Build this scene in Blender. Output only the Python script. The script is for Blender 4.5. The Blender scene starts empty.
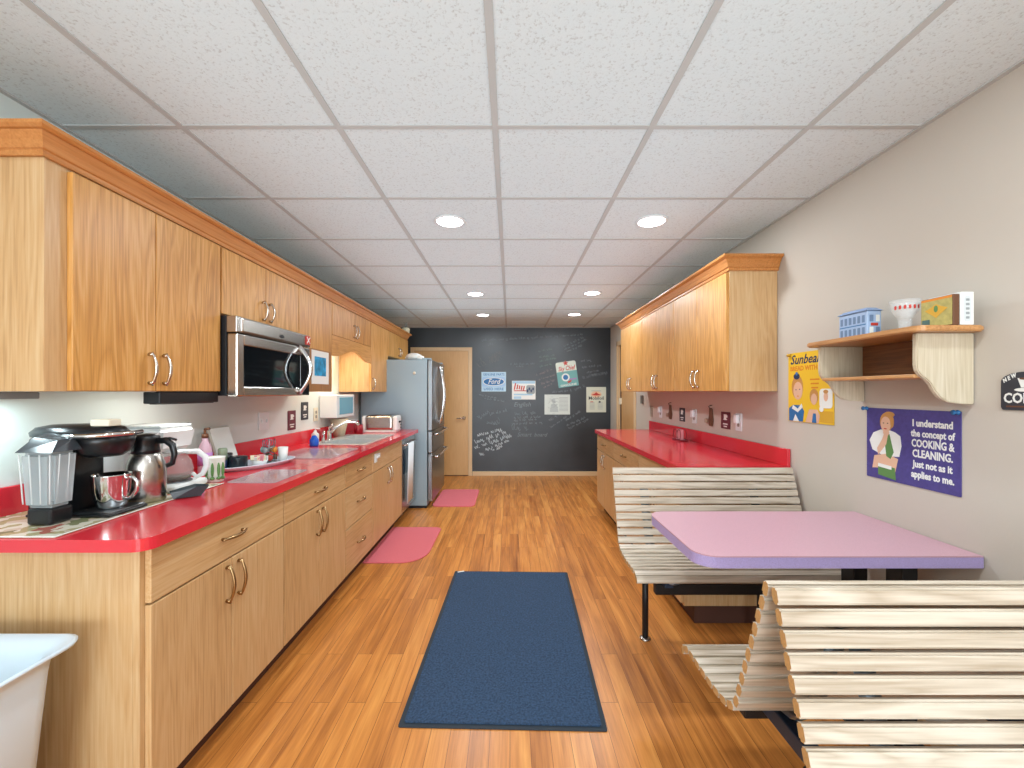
import bpy, bmesh, math, random
from mathutils import Vector, Matrix
random.seed(7)
S = bpy.context.scene
COL = S.collection
PI = math.pi
# ------------------------------------------------------------------ materials
def lin(h):
    h = h.lstrip('#')
    o = []
    for i in (0, 2, 4):
        c = int(h[i:i+2], 16)/255
        o.append(c/12.92 if c <= .04045 else ((c+.055)/1.055)**2.4)
    return (*o, 1)
def newmat(name):
    m = bpy.data.materials.new(name); m.use_nodes = True
    nt = m.node_tree
    return m, nt, nt.nodes['Principled BSDF']
def mat(name, col, rough=.5, metal=0, spec=.5, coat=0, trans=0, ior=1.45, emit=None, es=0, bump=0, bscale=200, alpha=1, var=0, aniso=0):
    m, nt, b = newmat(name)
    c = lin(col)
    b.inputs['Base Color'].default_value = c
    b.inputs['Roughness'].default_value = rough
    b.inputs['Metallic'].default_value = metal
    b.inputs['Specular IOR Level'].default_value = spec
    b.inputs['Coat Weight'].default_value = coat
    b.inputs['Transmission Weight'].default_value = trans
    b.inputs['IOR'].default_value = ior
    b.inputs['Alpha'].default_value = alpha
    b.inputs['Anisotropic'].default_value = aniso
    if emit:
        b.inputs['Emission Color'].default_value = lin(emit); b.inputs['Emission Strength'].default_value = es
    tc = nt.nodes.new('ShaderNodeTexCoord')
    n = nt.nodes.new('ShaderNodeTexNoise'); n.inputs['Scale'].default_value = bscale; n.inputs['Detail'].default_value = 3
    nt.links.new(tc.outputs['Object'], n.inputs['Vector'])
    if bump:
        bp = nt.nodes.new('ShaderNodeBump'); bp.inputs['Strength'].default_value = bump; bp.inputs['Distance'].default_value = .002
        nt.links.new(n.outputs['Fac'], bp.inputs['Height']); nt.links.new(bp.outputs['Normal'], b.inputs['Normal'])
    if var:
        r = nt.nodes.new('ShaderNodeValToRGB'); nt.links.new(n.outputs['Fac'], r.inputs['Fac'])
        r.color_ramp.elements[0].position = .3; r.color_ramp.elements[1].position = .7
        r.color_ramp.elements[0].color = tuple(min(1, x*(1-var)) for x in c[:3])+(1,)
        r.color_ramp.elements[1].color = tuple(min(1, x*(1+var)) for x in c[:3])+(1,)
        nt.links.new(r.outputs['Color'], b.inputs['Base Color'])
    return m
def wood(name, light, mid, dark, axis='z', rough=.38, k=1.0, cath=.5):
    m, nt, b = newmat(name); N = nt.nodes; L = nt.links
    tc = N.new('ShaderNodeTexCoord'); oi = N.new('ShaderNodeObjectInfo')
    mul = N.new('ShaderNodeVectorMath'); mul.operation = 'SCALE'; mul.inputs[0].default_value = (13.1, 7.7, 5.3)
    L.new(oi.outputs['Random'], mul.inputs['Scale'])
    add = N.new('ShaderNodeVectorMath'); add.operation = 'ADD'
    L.new(tc.outputs['Object'], add.inputs[0]); L.new(mul.outputs[0], add.inputs[1])
    def mapped(a, c):
        mp = N.new('ShaderNodeMapping')
        sc = [c*k, c*k, c*k]; sc['xyz'.index(axis)] = a*k
        mp.inputs['Scale'].default_value = sc; L.new(add.outputs[0], mp.inputs['Vector']); return mp
    m1 = mapped(1.0, 11)
    n1 = N.new('ShaderNodeTexNoise'); n1.inputs['Scale'].default_value = 1; n1.inputs['Detail'].default_value = 3; n1.inputs['Distortion'].default_value = .6
    L.new(m1.outputs[0], n1.inputs['Vector'])
    # growth rings: contour bands of a slow noise
    mm = N.new('ShaderNodeMath'); mm.operation = 'MULTIPLY'; mm.inputs[1].default_value = 16; L.new(n1.outputs['Fac'], mm.inputs[0])
    fr = N.new('ShaderNodeMath'); fr.operation = 'PINGPONG'; fr.inputs[1].default_value = 1; L.new(mm.outputs[0], fr.inputs[0])
    m2 = mapped(5, 160)
    n2 = N.new('ShaderNodeTexNoise'); n2.inputs['Scale'].default_value = 1; n2.inputs['Detail'].default_value = 4
    L.new(m2.outputs[0], n2.inputs['Vector'])
    m3 = mapped(.3, 2.6)
    n3 = N.new('ShaderNodeTexNoise'); n3.inputs['Scale'].default_value = 1; L.new(m3.outputs[0], n3.inputs['Vector'])
    a1 = N.new('ShaderNodeMath'); a1.operation = 'MULTIPLY'; a1.inputs[1].default_value = .24*cath; L.new(fr.outputs[0], a1.inputs[0])
    a2 = N.new('ShaderNodeMath'); a2.operation = 'MULTIPLY_ADD'; a2.inputs[1].default_value = .62; L.new(n2.outputs['Fac'], a2.inputs[0]); L.new(a1.outputs[0], a2.inputs[2])
    a3 = N.new('ShaderNodeMath'); a3.operation = 'MULTIPLY_ADD'; a3.inputs[1].default_value = .32; L.new(n3.outputs['Fac'], a3.inputs[0]); L.new(a2.outputs[0], a3.inputs[2])
    a4 = N.new('ShaderNodeMath'); a4.operation = 'MULTIPLY_ADD'; a4.inputs[1].default_value = .12; L.new(oi.outputs['Random'], a4.inputs[0]); L.new(a3.outputs[0], a4.inputs[2])
    r = N.new('ShaderNodeValToRGB'); L.new(a4.outputs[0], r.inputs['Fac'])
    e = r.color_ramp.elements; e[0].position = .36; e[0].color = lin(light); e[1].position = .92; e[1].color = lin(dark)
    x = e.new(.62); x.color = lin(mid)
    L.new(r.outputs['Color'], b.inputs['Base Color'])
    b.inputs['Roughness'].default_value = rough
    bp = N.new('ShaderNodeBump'); bp.inputs['Strength'].default_value = .08; bp.inputs['Distance'].default_value = .001
    L.new(n2.outputs['Fac'], bp.inputs['Height']); L.new(bp.outputs['Normal'], b.inputs['Normal'])
    return m
OAK = ('#D8B78A', '#CCA270', '#A87C4C')
oak_up = wood('oak_honey_vertical', '#E2B074', '#D3994F', '#AC7233', 'z', cath=1.0)
oak_z = wood('oak_vertical_grain', *OAK, 'z'); oak_y = wood('oak_lengthwise_grain', *OAK, 'y'); oak_x = wood('oak_crosswise_grain', *OAK, 'x')
crown_y = wood('crown_oak_lengthwise', '#D08F50', '#C07C3E', '#96561F', 'y'); 
door_z = wood('birch_door', '#D9AC74', '#CE9E66', '#B98450', 'z', cath=.3)
trim_m = wood('maple_trim', '#E3C49B', '#D9B78B', '#C79F70', 'z', cath=.2)
bench_x = wood('ash_slats', '#DED2C4', '#D2C4B2', '#AC9A84', 'x', k=.9, rough=.45, cath=1.1)
endgrain = mat('slat_end_grain', '#C79A63', .6, var=.1, bscale=150)
shelf_z = wood('shelf_oak_vertical', '#D9CDB8', '#C8B99E', '#A39078', 'z', k=1.2)
shelf_y = wood('shelf_oak_lengthwise', '#D3A06C', '#C18A55', '#8F5F36', 'y', k=1.2)
steel = mat('brushed_steel', '#B9B4AE', .26, 1, bump=.05, bscale=300)
steel_d = mat('fridge_steel', '#8F9498', .3, 1)
steel_side = mat('fridge_grey_side', '#9AADB6', .45, .3, bump=.15, bscale=400)
chrome = mat('chrome', '#D8D8D8', .1, 1)
nickel = mat('nickel', '#C9BFB2', .22, 1)
bronze = mat('antique_brass', '#A78A62', .3, 1)
blk = mat('black_plastic', '#15171A', .3)
blkm = mat('black_painted_steel', '#16171B', .45)
blkglass = mat('black_glass', '#0B1014', .05, spec=.8)
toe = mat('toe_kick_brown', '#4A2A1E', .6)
white_pl = mat('white_plastic', '#E4E6E6', .35)
cream_pl = mat('cream_plastic', '#E5DCC6', .4)
paper = mat('white_paper', '#F0F0EC', .8)
glass = mat('clear_glass', '#FFFFFF', .02, trans=1, ior=1.25)
clearpl = mat('clear_plastic', '#DDE3E4', .06, trans=.9, ior=1.15)
redlam = mat('red_laminate', '#D8323E', .14, spec=.8, var=.04, bscale=900)
wallp_r = mat('wall_paint_warm', '#C9BFB3', .75, bump=.1, bscale=120)
wallp_l = mat('wall_paint_offwhite', '#DEE6E2', .75, bump=.1, bscale=120)
pink = mat('pink_speckled_laminate', '#CFA3B1', .35, var=.12, bscale=420)
lilac = mat('lilac_speckled_edge', '#B7A6DA', .45, var=.16, bscale=420)
redmat = mat('red_floor_mat', '#E0727A', .9, bump=.6, bscale=300, var=.15)
navy = mat('navy_carpet', '#2F4560', .95, bump=.9, bscale=110, var=.38)
rubber = mat('black_rubber', '#26303A', .7)
chalkm = mat('white_chalk', '#848D90', .95); chalk2 = mat('bright_chalk', '#C8D0D3', .95)
maroon = mat('maroon_sign_print', '#6A2A38', .5); char = mat('charcoal_sign_print', '#34363E', .5)
purple = mat('purple_tin_sign', '#4E4688', .35, var=.12, bscale=60); yellow = mat('yellow_poster', '#EFC234', .45)
P = {k: mat('print_'+k, v, .5) for k, v in dict(white='#EDEDE8', red='#C4392E', skin='#E3B79A', hair='#C99252', blue='#2F6FA8', navy='#20355C', sky='#A9CBE0',
     green='#5F8A4E', teal='#72ABA8', orange='#E08A2C', brown='#6B4630', grey='#9AA0A0', black='#202024', gold='#D8A637', pinkp='#E79AA0', lblue='#A3C3E2', cream='#EFE4C4', violet='#B07AB8').items()}
sponge = mat('blue_liquid', '#1E66D8', .15); tintw = mat('smoked_blue_window', '#6FA5B8', .1)
basinm = mat('white_bin_plastic', '#DDEBF5', .3)
woven = mat('beige_woven', '#C9B79C', .8, bump=.8, bscale=90, var=.25)
lampm = mat('lit_diffuser', '#FFFFFF', .5, emit='#FFFFFF', es=9)
def ceiling_mat():
    m, nt, b = newmat('ceiling_tile'); N = nt.nodes; L = nt.links
    tc = N.new('ShaderNodeTexCoord')
    n = N.new('ShaderNodeTexNoise'); n.inputs['Scale'].default_value = 95; n.inputs['Detail'].default_value = 5; n.inputs['Roughness'].default_value = .7
    L.new(tc.outputs['Object'], n.inputs['Vector'])
    r = N.new('ShaderNodeValToRGB'); r.color_ramp.elements[0].position = .34; r.color_ramp.elements[0].color = lin('#C2C7C8'); r.color_ramp.elements[1].position = .46; r.color_ramp.elements[1].color = lin('#DCE5E8')
    L.new(n.outputs['Fac'], r.inputs['Fac']); L.new(r.outputs['Color'], b.inputs['Base Color'])
    bp = N.new('ShaderNodeBump'); bp.inputs['Strength'].default_value = .35; bp.inputs['Distance'].default_value = .003
    L.new(n.outputs['Fac'], bp.inputs['Height']); L.new(bp.outputs['Normal'], b.inputs['Normal'])
    b.inputs['Roughness'].default_value = .9
    return m
def floor_mat():
    m, nt, b = newmat('floor_planks'); N = nt.nodes; L = nt.links
    tc = N.new('ShaderNodeTexCoord')
    mp = N.new('ShaderNodeMapping'); mp.inputs['Rotation'].default_value = (0, 0, PI/2); L.new(tc.outputs['Object'], mp.inputs['Vector'])
    br = N.new('ShaderNodeTexBrick'); br.inputs['Scale'].default_value = 1; br.inputs['Brick Width'].default_value = .92; br.inputs['Row Height'].default_value = .078
    br.inputs['Mortar Size'].default_value = .0009; br.inputs['Color1'].default_value = (0, 0, 0, 1); br.inputs['Color2'].default_value = (1, 1, 1, 1); br.inputs['Mortar'].default_value = (.5, .5, .5, 1)
    br.offset = .37; br.inputs['Bias'].default_value = 0
    L.new(mp.outputs[0], br.inputs['Vector'])
    ns = []
    for sc in ((22, 1.3, 1), (90, 4, 1), (6, .9, 1)):
        q = N.new('ShaderNodeMapping'); q.inputs['Scale'].default_value = sc; 
        ad = N.new('ShaderNodeVectorMath'); ad.operation = 'ADD'; sk = N.new('ShaderNodeVectorMath'); sk.operation = 'SCALE'; sk.inputs['Scale'].default_value = 7
        L.new(br.outputs['Color'], sk.inputs[0]); L.new(tc.outputs['Object'], ad.inputs[0]); L.new(sk.outputs[0], ad.inputs[1]); L.new(ad.outputs[0], q.inputs['Vector'])
        n = N.new('ShaderNodeTexNoise'); n.inputs['Scale'].default_value = 1; n.inputs['Detail'].default_value = 4; n.inputs['Distortion'].default_value = .8
        L.new(q.outputs[0], n.inputs['Vector']); ns.append(n)
    def ma(a, w, c):
        x = N.new('ShaderNodeMath'); x.operation = 'MULTIPLY_ADD'; x.inputs[1].default_value = w; L.new(a, x.inputs[0])
        if c is None: x.inputs[2].default_value = 0
        else: L.new(c, x.inputs[2])
        return x.outputs[0]
    s = ma(br.outputs['Color'], .13, None); s = ma(ns[0].outputs['Fac'], .5, s); s = ma(ns[1].outputs['Fac'], .3, s); s = ma(ns[2].outputs['Fac'], .35, s)
    r = N.new('ShaderNodeValToRGB'); L.new(s, r.inputs['Fac']); e = r.color_ramp.elements
    e[0].position = .40; e[0].color = lin('#EFA858'); e[1].position = .90; e[1].color = lin('#8A4A1C'); x = e.new(.62); x.color = lin('#D18640')
    mx = N.new('ShaderNodeMix'); mx.data_type = 'RGBA'; L.new(br.outputs['Fac'], mx.inputs['Factor']); L.new(r.outputs['Color'], mx.inputs['A']); mx.inputs['B'].default_value = lin('#7A431F')
    L.new(mx.outputs['Result'], b.inputs['Base Color'])
    b.inputs['Roughness'].default_value = .3; b.inputs['Specular IOR Level'].default_value = .45
    return m
def board_mat():
    m, nt, b = newmat('chalkboard_paint'); N = nt.nodes; L = nt.links
    tc = N.new('ShaderNodeTexCoord'); n = N.new('ShaderNodeTexNoise'); n.inputs['Scale'].default_value = 2.2; n.inputs['Detail'].default_value = 5
    L.new(tc.outputs['Object'], n.inputs['Vector']); r = N.new('ShaderNodeValToRGB'); L.new(n.outputs['Fac'], r.inputs['Fac'])
    r.color_ramp.elements[0].position = .35; r.color_ramp.elements[0].color = lin('#24272B'); r.color_ramp.elements[1].position = .75; r.color_ramp.elements[1].color = lin('#33393F')
    L.new(r.outputs['Color'], b.inputs['Base Color']); b.inputs['Roughness'].default_value = .38; b.inputs['Specular IOR Level'].default_value = .6
    return m
ceil_m, floor_m, board_m = ceiling_mat(), floor_mat(), board_mat()
tbar = mat('grid_bar', '#BDBDBB', .6)
def placemat_mat():
    m, nt, b = newmat('patterned_placemat'); N = nt.nodes; L = nt.links
    tc = N.new('ShaderNodeTexCoord'); v = N.new('ShaderNodeTexVoronoi'); v.inputs['Scale'].default_value = 26; v.distance = 'MANHATTAN'; L.new(tc.outputs['Object'], v.inputs['Vector'])
    r = N.new('ShaderNodeValToRGB'); r.color_ramp.interpolation = 'CONSTANT'; L.new(v.outputs['Color'], r.inputs['Fac']); e = r.color_ramp.elements
    e[0].color = lin('#E9E2CF'); e[1].position = .55; e[1].color = lin('#B9AE84')
    for p, c in ((.4, '#D9C7B2'), (.7, '#8E8F6A'), (.8, '#B86A5C'), (.88, '#F0EEE6')):
        x = e.new(p); x.color = lin(c)
    L.new(r.outputs['Color'], b.inputs['Base Color']); b.inputs['Roughness'].default_value = .12
    return m
place_m = placemat_mat()
# ------------------------------------------------------------------ mesh builder (world coordinates)
class MB:
    def __init__(s): s.bm = bmesh.new(); s.mi = 0; s.smooth = False
    def _merge(s, t, smooth=None):
        me = bpy.data.meshes.new('t'); sm = s.smooth if smooth is None else smooth
        for f in t.faces: f.material_index = s.mi; f.smooth = sm
        t.to_mesh(me); t.free(); s.bm.from_mesh(me); bpy.data.meshes.remove(me); return s
    def _merge_ends(s, t):
        me = bpy.data.meshes.new('t')
        for f in t.faces: f.material_index = 1 if abs(f.normal.x) > .9 else 0
        t.to_mesh(me); t.free(); s.bm.from_mesh(me); bpy.data.meshes.remove(me); return s
    def box(s, x0, x1, y0, y1, z0, z1, bev=0, seg=2, M=None):
        t = bmesh.new(); bmesh.ops.create_cube(t, size=1)
        x0, x1 = sorted((x0, x1)); y0, y1 = sorted((y0, y1)); z0, z1 = sorted((z0, z1))
        for v in t.verts: v.co = Vector(((x0+x1)/2+v.co.x*(x1-x0), (y0+y1)/2+v.co.y*(y1-y0), (z0+z1)/2+v.co.z*(z1-z0)))
        if bev: bmesh.ops.bevel(t, geom=list(t.edges), offset=bev, segments=seg, affect='EDGES', profile=.5)
        if M is not None: bmesh.ops.transform(t, matrix=M, verts=t.verts)
        return s._merge(t, False)
    def lathe(s, cx, cy, prof, seg=32, M=None, sx=1, sy=1):
        t = bmesh.new(); rings = []
        for r, z in prof:
            if r < 1e-6: rings.append([t.verts.new((cx, cy, z))])
            else: rings.append([t.verts.new((cx+sx*r*math.cos(2*PI*i/seg), cy+sy*r*math.sin(2*PI*i/seg), z)) for i in range(seg)])
        for a, b in zip(rings, rings[1:]):
            for i in range(seg):
                j = (i+1) % seg
                if len(a) == 1 and len(b) == 1: continue
                if len(a) == 1: t.faces.new((a[0], b[j], b[i]))
                elif len(b) == 1: t.faces.new((a[i], a[j], b[0]))
                else: t.faces.new((a[i], a[j], b[j], b[i]))
        bmesh.ops.recalc_face_normals(t, faces=t.faces)
        if M is not None: bmesh.ops.transform(t, matrix=M, verts=t.verts)
        return s._merge(t, True)
    def tube(s, pts, r, seg=8, closed=False, flat=1):
        t = bmesh.new(); pts = [Vector(p) for p in pts]; n = len(pts); rings = []; up = None
        for i, p in enumerate(pts):
            if closed: d = pts[(i+1) % n]-pts[i-1]
            else: d = pts[min(i+1, n-1)]-pts[max(i-1, 0)]
            d.normalize()
            if up is None:
                up = Vector((0, 0, 1)) if abs(d.z) < .9 else Vector((0, 1, 0))
            u = d.cross(up)
            if u.length < 1e-5: u = d.orthogonal()
            u.normalize(); w = u.cross(d).normalized(); up = w
            rr = r[i] if isinstance(r, (list, tuple)) else r
            rings.append([t.verts.new(p+u*rr*math.cos(2*PI*k/seg)+w*rr*flat*math.sin(2*PI*k/seg)) for k in range(seg)])
        for i in range(n if closed else n-1):
            a, b = rings[i], rings[(i+1) % n]
            for k in range(seg): t.faces.new((a[k], a[(k+1) % seg], b[(k+1) % seg], b[k]))
        if not closed: t.faces.new(rings[0][::-1]); t.faces.new(rings[-1])
        bmesh.ops.recalc_face_normals(t, faces=t.faces)
        return s._merge(t, True)
    def prism(s, poly, M, d, bev=0):
        """poly in local XY, extruded along local +Z by d, placed by M"""
        t = bmesh.new(); vs = [t.verts.new((x, y, 0)) for x, y in poly]; f = t.faces.new(vs)
        if d:
            g = bmesh.ops.extrude_face_region(t, geom=[f]); 
            for v in g['geom']:
                if isinstance(v, bmesh.types.BMVert): v.co.z += d
        bmesh.ops.recalc_face_normals(t, faces=t.faces)
        if bev: bmesh.ops.bevel(t, geom=[e for e in t.edges if e.calc_face_angle(0) > .6], offset=bev, segments=2, affect='EDGES')
        bmesh.ops.transform(t, matrix=M, verts=t.verts)
        return s._merge(t, False)
    def ball(s, c, r, seg=16, M=None):
        t = bmesh.new(); bmesh.ops.create_uvsphere(t, u_segments=seg, v_segments=seg//2+2, radius=1)
        rr = r if isinstance(r, (tuple, list)) else (r, r, r)
        for v in t.verts: v.co = Vector((c[0]+v.co.x*rr[0], c[1]+v.co.y*rr[1], c[2]+v.co.z*rr[2]))
        if M is not None: bmesh.ops.transform(t, matrix=M, verts=t.verts)
        return s._merge(t, True)
    def text(s, body, size, M, bold=0, ext=.0004, align='CENTER', shear=0, width=None):
        cu = bpy.data.curves.new('t', 'FONT'); cu.body = body; cu.size = size; cu.offset = bold; cu.extrude = ext; cu.align_x = align; cu.shear = shear; cu.resolution_u = 2
        o = bpy.data.objects.new('t', cu); COL.objects.link(o)
        bpy.context.view_layer.update()
        me = bpy.data.meshes.new_from_object(o.evaluated_get(bpy.context.evaluated_depsgraph_get()))
        t = bmesh.new(); t.from_mesh(me)
        if width and t.verts:
            xs = [v.co.x for v in t.verts]; w = max(xs)-min(xs)
            for v in t.verts: v.co.x *= width/max(w, 1e-6)
        bmesh.ops.transform(t, matrix=M, verts=t.verts)
        s._merge(t, False); bpy.data.objects.remove(o); bpy.data.curves.remove(cu); bpy.data.meshes.remove(me); return s
    def raw(s, verts, faces, smooth=False):
        t = bmesh.new(); vs = [t.verts.new(v) for v in verts]
        for f in faces: t.faces.new([vs[i] for i in f])
        bmesh.ops.recalc_face_normals(t, faces=t.faces); return s._merge(t, smooth)
def wl(o):
    v = Vector((0, 0, 0))
    while o: v += o.location; o = o.parent
    return v
def obj(name, mb, m, parent=None, origin=None):
    me = bpy.data.meshes.new(name)
    off = wl(parent) if parent else Vector(origin or (0, 0, 0))
    bmesh.ops.translate(mb.bm, verts=mb.bm.verts, vec=-off)
    mb.bm.to_mesh(me); mb.bm.free()
    for x in (m if isinstance(m, (list, tuple)) else [m]): me.materials.append(x)
    o = bpy.data.objects.new(name, me); COL.objects.link(o)
    if parent: o.parent = parent
    else: o.location = off
    return o
def thing(name, label, cat, loc, group=None):
    o = bpy.data.objects.new(name, None); o.empty_display_size = .05; COL.objects.link(o); o.location = loc
    o['label'] = label; o['category'] = cat
    if group: o['group'] = group
    return o
def tag(o, label, cat, group=None):
    o['label'] = label; o['category'] = cat
    if group: o['group'] = group
    return o
def struct(name, mb, m, parent=None):
    o = obj(name, mb, m, parent)
    if not parent: o['kind'] = 'structure'
    return o
def dup(root, loc, label=None):
    r = root.copy(); COL.objects.link(r); r.location = loc
    if label: r['label'] = label
    for ch in list(root.children):
        c = ch.copy(); COL.objects.link(c); c.parent = r
        for g in ch.children:
            d = g.copy(); COL.objects.link(d); d.parent = c
    return r
def frame(o, side, rot=0):
    """matrix: local X = reading direction, Y = up, Z = out of the wall"""
    if side == 'L': X, Z = Vector((0, 1, 0)), Vector((1, 0, 0))
    elif side == 'R': X, Z = Vector((0, -1, 0)), Vector((-1, 0, 0))
    else: X, Z = Vector((1, 0, 0)), Vector((0, -1, 0))
    Y = Vector((0, 0, 1))
    M = Matrix(((X.x, Y.x, Z.x, o[0]), (X.y, Y.y, Z.y, o[1]), (X.z, Y.z, Z.z, o[2]), (0, 0, 0, 1)))
    return M @ Matrix.Rotation(rot, 4, 'Z')
def T(x, y, z=0): return Matrix.Translation((x, y, z))
def rrect(w, h, r, n=5, cx=0, cy=0):
    p = []
    for sx, sy, a0 in ((1, 1, 0), (-1, 1, PI/2), (-1, -1, PI), (1, -1, 1.5*PI)):
        for i in range(n+1):
            a = a0+PI/2*i/n; p.append((cx+sx*(w/2-r)+r*math.cos(a), cy+sy*(h/2-r)+r*math.sin(a)))
    return p
def ell(w, h, n=24, cx=0, cy=0): return [(cx+w/2*math.cos(2*PI*i/n), cy+h/2*math.sin(2*PI*i/n)) for i in range(n)]
# ------------------------------------------------------------------ room
XL, XR, YB, YN, H = -1.75, 1.61, 6.82, -5.2, 2.375
struct('floor', MB().box(XL-.1, XR+.1, YN-.1, YB+.1, -.1, 0), floor_m)
ceil = struct('ceiling', MB().box(XL-.1, XR+.1, YN-.1, YB+.1, H, H+.1), ceil_m)
g = MB()
k = 0
x = -.058-.61*2
while x < XR:
    if x > XL+.02: g.box(x-.012, x+.012, YN, YB, H-.004, H+.004)
    x += .61
y = 1.66-.61*11
while y < YB:
    g.box(XL, XR, y-.012, y+.012, H-.003, H+.004); y += .61
g.box(XL, XL+.02, YN, YB, H-.006, H); g.box(XR-.02, XR, YN, YB, H-.006, H); g.box(XL, XR, YB-.02, YB, H-.006, H)
struct('grid_bars', g, tbar, ceil)
struct('wall_left', MB().box(XL-.1, XL, YN-.1, YB+.1, 0, H), wallp_l)
# right wall with a doorway
g = MB().box(XR, XR+.1, YN-.1, 5.5, 0, H).box(XR, XR+.1, 6.32, YB+.1, 0, H).box(XR, XR+.1, 5.5, 6.32, 2.03, H)
struct('wall_right', g, wallp_r)
wall_back = struct('wall_back', MB().box(XL, XR, YB, YB+.1, 0, H), board_m)
# wall behind the camera with a wide window
WX0, WX1, WZ0, WZ1 = -1.6, 1.5, .25, 2.25
g = MB().box(XL, WX0, YN-.1, YN, 0, H).box(WX1, XR, YN-.1, YN, 0, H).box(WX0, WX1, YN-.1, YN, 0, WZ0).box(WX0, WX1, YN-.1, YN, WZ1, H)
struct('wall_front', g, wallp_r)
g = MB()
for a, b in ((WX0, WX0+.05), (WX1-.05, WX1), (-.08, -.03)): g.box(a, b, YN-.08, YN-.02, WZ0, WZ1)
g.box(WX0, WX1, YN-.08, YN-.02, WZ0, WZ0+.05).box(WX0, WX1, YN-.08, YN-.02, WZ1-.05, WZ1)
w = struct('window_1', g, white_pl)
# baseboards
struct('baseboard_back', MB().box(-.6, XR-.002, YB-.015, YB-.001, 0, .072, .003), wood('baseboard_maple', '#E3C49B', '#D9B78B', '#C79F70', 'x', cath=.2))
bby = wood('baseboard_maple_y', '#E3C49B', '#D9B78B', '#C79F70', 'y', cath=.2)
struct('baseboard_right', MB().box(XR-.014, XR-.001, YN+.02, 2.44, 0, .072, .003).box(XR-.014, XR-.001, 4.9, 5.42, 0, .072, .003), bby)
struct('baseboard_left', MB().box(XL+.001, XL+.014, YN+.02, 1.25, 0, .072, .003), bby)
# back door
DX0, DX1 = -1.53, -.665
g = MB().box(DX0-.06, DX0, YB-.02, YB-.001, 0, 2.055, .004).box(DX1, DX1+.06, YB-.02, YB-.001, 0, 2.055, .004).box(DX0, DX1, YB-.02, YB-.001, 1.998, 2.055, .004)
d1 = struct('door_1', MB().box(DX0+.003, DX1-.003, YB-.012, YB-.001, .012, 1.995), door_z)
struct('door_frame', g, trim_m, d1)
g = MB().box(DX0, DX1, YB-.014, YB-.001, 0, .01); struct('threshold', g, toe, d1)
g = MB().lathe(0, 0, [(0, 0), (.032, 0), (.032, .008), (.012, .012), (.012, .045), (0, .045)], 20, M=Matrix.Translation((DX1-.07, YB-.012, .925)) @ Matrix.Rotation(PI/2, 4, 'X'))
g.tube([(DX1-.07, YB-.055, .925), (DX1-.12, YB-.055, .925), (DX1-.18, YB-.05, .922)], .01)
g.ball((DX1-.07, YB-.055, .925), .02)
struct('door_handle', g, chrome, d1)
# side door in the right wall
d2 = struct('door_2', MB().box(XR+.03, XR+.07, 5.51, 6.27, .01, 2.02), door_z)
g = MB()
g.box(XR-.018, XR-.001, 5.43, 5.5, 0, 2.09, .004).box(XR-.018, XR-.001, 6.32, 6.39, 0, 2.09, .004).box(XR-.018, XR-.001, 5.43, 6.39, 2.02, 2.09, .004)
g.box(XR, XR+.1, 6.30, 6.32, 0, 2.03); g.box(XR, XR+.1, 5.5, 5.508, 0, 2.03)
struct('door_frame', g, trim_m, d2)
struct('gap_shade', MB().box(XR+.02, XR+.1, 6.272, 6.299, .01, 2.02), toe, d2)  # solid dark strip painted in for the shade in the door gap
struct('strike_plate', MB().box(XR+.0, XR+.03, 6.25, 6.3, 1.16, 1.25, .003), cream_pl, d2)
# ------------------------------------------------------------------ chalk marks
def scribble(mb, x0, z0, ln, h, rot=0, seed=0, w=.0035, words=None):
    rnd = random.Random(seed); M = frame((x0, YB-.0015, z0), 'B', rot); x = 0; 
    while x < ln:
        n = rnd.randint(2, 6); wordw = n*h*.75
        pts = []
        for i in range(n):
            xx = x+i*h*.75; kx = rnd.choice(((0, 0, .3, 1, .5, 0), (0, 1, .2, .9, .45, .1), (.3, 0, 0, .8, .5, 0), (.1, 1.5, .2, .2, .5, 0), (.5, .9, .1, -.5, .5, .1)))
            pts += [(xx, kx[1]*h), (xx+kx[2]*h*.7, kx[3]*h), (xx+kx[4]*h, kx[5]*h)]
        for a, b in zip(pts, pts[1:]):
            dx, dy = b[0]-a[0], b[1]-a[1]; l = math.hypot(dx, dy) or 1; nx, ny = -dy/l*w/2, dx/l*w/2
            if rnd.random() < .12: continue
            mb.prism([(a[0]+nx, a[1]+ny), (a[0]-nx, a[1]-ny), (b[0]-nx, b[1]-ny), (b[0]+nx, b[1]+ny)], M, 0)
        x += wordw+h*.8
def px(xp, yp): return ((xp-510)*YB/426, 1.341-(yp-392)*YB/426)
def note(lines, m, name='chalk_note', w=.004):
    g = MB()
    for i, (x0, y0, x1, y1, h) in enumerate(lines):
        a, b = px(x0, y0), px(x1, y1)
        scribble(g, a[0], a[1], math.hypot(b[0]-a[0], b[1]-a[1]), h, math.atan2(b[1]-a[1], b[0]-a[0]), hash((x0, y0)) & 999, w)
    obj(name, g, m, wall_back)
def words(lines, m):
    g = MB()
    for s, x0, y0, size, rot in lines:
        a = px(x0, y0); g.text(s, size, frame((a[0], YB-.0015, a[1]), 'B', rot), align='LEFT', shear=.3, ext=0)
    obj('chalk_writing', g, m, wall_back)
note([(482, 341, 535, 338.5, .028), (536, 338, 562, 336.5, .028), (563, 336.5, 582, 335, .02), (488, 345, 490, 345, .03)], chalkm)
note([(564, 347, 583, 338, .022), (565, 350, 584, 341, .022), (567, 352, 582, 346, .022)], chalkm)
note([(478, 368, 503, 359, .07), (480, 364, 495, 357, .06)], mat('brown_chalk', '#7D776B', .95), w=.003)
note([(510, 365, 531, 364.5, .024), (516, 367, 524, 367, .02)], chalkm, w=.003)
note([(538, 352, 551, 349.5, .022), (539, 358, 552, 356, .022), (540, 362, 553, 359, .022), (540, 367, 552, 364.5, .02)], mat('green_chalk', '#7E9A86', .95), w=.003)
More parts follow.
